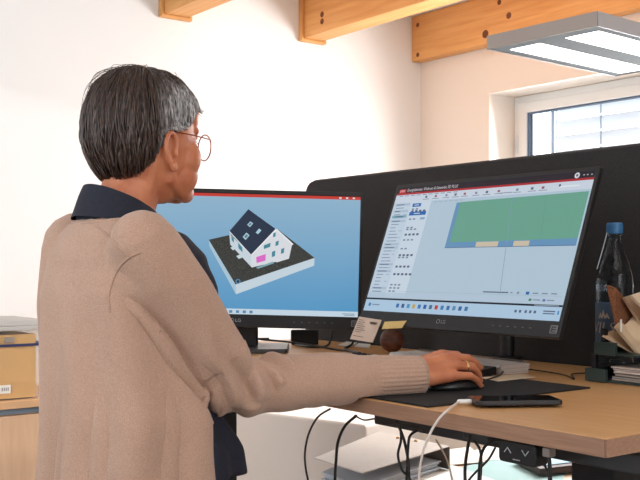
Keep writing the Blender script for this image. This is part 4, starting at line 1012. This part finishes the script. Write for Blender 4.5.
# hair: short layered cut
hair_m = bpy.data.materials.new('hair_brown_grey'); hair_m.use_nodes = True
nt = hair_m.node_tree; hb = nt.nodes['Principled BSDF']; hb.inputs['Roughness'].default_value = .42
tc = nt.nodes.new('ShaderNodeTexCoord'); mp = nt.nodes.new('ShaderNodeMapping'); mp.inputs['Scale'].default_value = (1, 1, .35)
n1 = nt.nodes.new('ShaderNodeTexNoise'); n1.inputs['Scale'].default_value = 260; n1.inputs['Detail'].default_value = 3
nt.links.new(tc.outputs['Object'], mp.inputs['Vector']); nt.links.new(mp.outputs[0], n1.inputs['Vector'])
r1 = nt.nodes.new('ShaderNodeValToRGB'); r1.color_ramp.elements[0].color = lin((30, 22, 20)); r1.color_ramp.elements[1].color = lin((88, 62, 48)); r1.color_ramp.elements[0].position = .35; r1.color_ramp.elements[1].position = .7
nt.links.new(n1.outputs['Fac'], r1.inputs['Fac'])
at_ = nt.nodes.new('ShaderNodeVertexColor'); at_.layer_name = 'grey_amount'
mx = nt.nodes.new('ShaderNodeMix'); mx.data_type = 'RGBA'
r2 = nt.nodes.new('ShaderNodeValToRGB'); r2.color_ramp.elements[0].color = lin((112, 108, 108)); r2.color_ramp.elements[1].color = lin((222, 220, 220)); r2.color_ramp.elements[0].position = .35; r2.color_ramp.elements[1].position = .65
nt.links.new(n1.outputs['Fac'], r2.inputs['Fac'])
nt.links.new(at_.outputs['Color'], mx.inputs['Factor']); nt.links.new(r1.outputs['Color'], mx.inputs[6]); nt.links.new(r2.outputs['Color'], mx.inputs[7])
nt.links.new(mx.outputs[2], hb.inputs['Base Color'])
HL = [(0, .060), (25, .058), (45, .050), (58, .036), (66, .026), (74, .018), (88, .014), (100, -.014), (112, -.044), (130, -.062), (155, -.066), (180, -.066)]
def hline(ph):
    d_ = abs(math.degrees((ph + PI) % (2 * PI) - PI)); return interp(HL, d_)[0]
def thick(ph, z):
    d_ = abs(math.degrees((ph + PI) % (2 * PI) - PI)); zl = hline(ph)
    k = max(0, min(1, (z - zl) / .07)); k = k * k * (3 - 2 * k)
    back = max(0, min(1, (d_ - 60) / 80))
    return .0035 + k * (.0085 + .006 * back)
ztop = .1158
def hp(ph, s, extra=0):
    """s 0 at the crown, 1 at the hairline"""
    zl = hline(ph); ang = s * PI / 2
    z = zl + (ztop - zl) * math.cos(ang) if zl > .022 else None
    if z is None:
        if s < .5: z = .022 + (ztop - .022) * math.cos(s * PI)
        else: z = .022 + (zl - .022) * (s - .5) * 2
    z = min(z, ztop - 1e-5)
    t = thick(ph, z) + extra
    return head_pt(ph, z, t)
hm = MB(); rs = []
for i in range(25):
    s = max(.004, i / 24)
    rs.append([HM @ hp(2 * PI * k / 96, s, .0016 * noise.noise(V((math.cos(2 * PI * k / 96) * 9, math.sin(2 * PI * k / 96) * 9, s * 2.5)))) for k in range(96)])
inner = [[HM @ hp(2 * PI * k / 96, s, -.012) for k in range(96)] for s in (1.0, .9)]
hm.rings(rs + inner)
rnd = random.Random(11)
CROWN = V((.004, -.045, .12))
def strand(ph, s0, s1, lift, wid, swirl, n=7, tiplift=0):
    pts = []
    for i in range(n):
        t = i / (n - 1); s = s0 + (s1 - s0) * t
        p = hp(ph + swirl * t, min(s, 1.0), .0008 + lift * math.sin(PI * min(1, t * .8 + .1)) + tiplift * t * t)
        if s > 1: 
            q = hp(ph + swirl * t, .97, .002); p = p + (p - q).normalized() * (s - 1) * .10 if (p - q).length > 1e-6 else p
        pts.append(HM @ p)
    hm.tube(pts, [wid * (1 - .75 * (i / (n - 1)) ** 1.6) * (.6 if i == 0 else 1) for i in range(n)], 5, cap='none')
for i in range(2300):
    ph = rnd.uniform(0, 2 * PI); s0 = rnd.random() ** 1.1 * .8; ln = rnd.uniform(.22, .42)
    d_ = abs(math.degrees((ph + PI) % (2 * PI) - PI))
    s1 = min(1.03, s0 + ln); sw = rnd.uniform(-.16, .16)
    if 40 < d_ < 110: sw += (-.22 if ph < PI else .22) * rnd.random()          # side hair swept forward
    strand(ph, s0, s1, rnd.uniform(0, .006), rnd.choice((.0009, .0014, .002, .0028)), sw)
for i in range(60):                                                            # loose wisps on the crown
    ph = rnd.uniform(PI * .55, PI * 1.45); strand(ph, rnd.uniform(.03, .16), rnd.uniform(.3, .5), rnd.uniform(.006, .016), .0005, rnd.uniform(-.9, .9), 9, rnd.uniform(0, .004))
for i in range(90):                                                            # fringe ends past the temple
    ph = math.radians(rnd.uniform(8, 48)) * rnd.choice((1, -1)); strand(ph, rnd.uniform(.45, .6), rnd.uniform(.98, 1.1), rnd.uniform(.003, .008), .0013, rnd.uniform(-.1, .1), 7, rnd.uniform(.002, .009))
for i in range(160):                                                           # sideburn and temple
    sg = rnd.choice((1, -1)); ph = math.radians(rnd.uniform(46, 92)) * sg; strand(ph, rnd.uniform(.5, .75), rnd.uniform(.95, 1.04), rnd.uniform(.001, .004), .0012, -.12 * sg * rnd.random())
ho = hm.build('hair', hair_m, per, True, world=True, recalc=False)
ca = ho.data.color_attributes.new('grey_amount', 'FLOAT_COLOR', 'POINT'); Hinv = HM.inverted() @ WM(ho)
for i, v in enumerate(ho.data.vertices):
    p = Hinv @ v.co; d_ = abs(math.degrees(math.atan2(p.x, p.y)))
    g = max(0, 1 - abs(d_ - 58) / 55) * max(0, min(1, (.105 - p.z) / .045)); g = min(1, g * 2.2 + .10 * (noise.noise(p * 120) > .25))
    g *= .85 + .8 * noise.noise(V((p.x * 160, p.y * 160, p.z * 40)))
    g = max(0, min(1, g)); ca.data[i].color = (g, g, g, 1)

# glasses
gl_m = mat('rose_gold', (186, 116, 92), .25, metal=.85)
gs = MB().tube([Hd(-.008, .111, .006), Hd(0, .1135, .009), Hd(.008, .111, .006)], .0011, 8)
for s in (-1, 1):
    c_ = V((s * .0325, .1075, -.004)); nx = V((math.cos(s * .16), -math.sin(s * .16), 0))
    gs.tube([HM @ (c_ + nx * (.0245 * math.cos(t)) + UP * (.0235 * math.sin(t))) for t in [2 * PI * k / 36 for k in range(36)]], .0012, 8, closed=True)
    gs.tube([Hd(s * .0565, .1035, .004), Hd(s * .066, .095, .007), Hd(s * .0755, .05, .010), Hd(s * .0795, .0, .012)], .0011, 8)
go = gs.build('glasses_frame', gl_m, per, True, world=True); go['label'] = 'thin rose-gold round glasses frame'
for s in (-1, 1):
    q = MB(); q.tube(spline([Hd(s * .0795, .010, .0125), Hd(s * .083, -.008, .0125), Hd(s * .0815, -.024, -.006), Hd(s * .0775, -.033, -.030)], 5), .0018, 8); q.build('temple_tip', black_pl, go, True, world=True)
    q = MB(); c_ = V((s * .0325, .1075, -.004)); nx = V((math.cos(s * .16), -math.sin(s * .16), 0)); ny = V((math.sin(s * .16), math.cos(s * .16), 0))
    q.prism([HM @ (c_ + nx * (.0240 * math.cos(t)) + UP * (.0230 * math.sin(t))) for t in [2 * PI * k / 36 for k in range(36)]], HM.to_3x3() @ (ny * .001)); q.build('lens', mat('lens_glass', (250, 250, 252), .02, trans=1, ior=1.05), go, True, world=True, sharp=40)

# ------------------------------------------------------------------ light
wd_ = bpy.data.worlds.new('daylight'); scene.world = wd_; wd_.use_nodes = True
bgn = wd_.node_tree.nodes['Background']; bgn.inputs[0].default_value = (.86, .93, 1.0, 1); bgn.inputs[1].default_value = 3.6
def area(name, loc, target, sx, sy, power, color, spread=180):
    l = bpy.data.lights.new(name, 'AREA'); l.shape = 'RECTANGLE'; l.size = sx; l.size_y = sy; l.energy = power; l.color = color; l.spread = math.radians(spread)
    o = bpy.data.objects.new(name, l); COL.objects.link(o); o.location = loc
    o.rotation_euler = (V(target) - V(loc)).to_track_quat('-Z', 'Y').to_euler(); return o
area('daylight_rear_window', (-.8, YR + .02, 1.75), (-3.03, -.2, 1.7), 1.2, 1.4, 11, (.93, .97, 1), 120)
area('daylight_main_window', (-1.75, YW + .13, 1.66), (-1.75, 0, 1.2), 1.4, .85, 58, (1, .98, .97), 160)
area('overhead_area', (.9, -.6, 2.55), (.9, -.6, 0), 1.2, 1.2, 9, (1, .95, .9))  # area light under the ceiling, out of view, without a fitting
area('fill_right', (2.55, -.2, 1.7), (0, .4, 1.3), 1.4, 1.3, 24, (.95, .98, 1))  # fill added from the right for the lamp's side and desk edge
sun_l = bpy.data.lights.new('low_sun', 'SUN'); sun_l.energy = .75; sun_l.angle = math.radians(1.2); sun_l.color = (1, .99, .97)
so = bpy.data.objects.new('low_sun', sun_l); COL.objects.link(so); so.location = (3, -6, 4)
so.rotation_euler = V((-.60, .78, -.12)).to_track_quat('-Z', 'Y').to_euler()
scene.view_settings.view_transform = 'Standard'; scene.view_settings.look = 'None'
scene.view_settings.gamma = 1; scene.view_settings.use_curve_mapping = False
scene.view_settings.exposure = 0
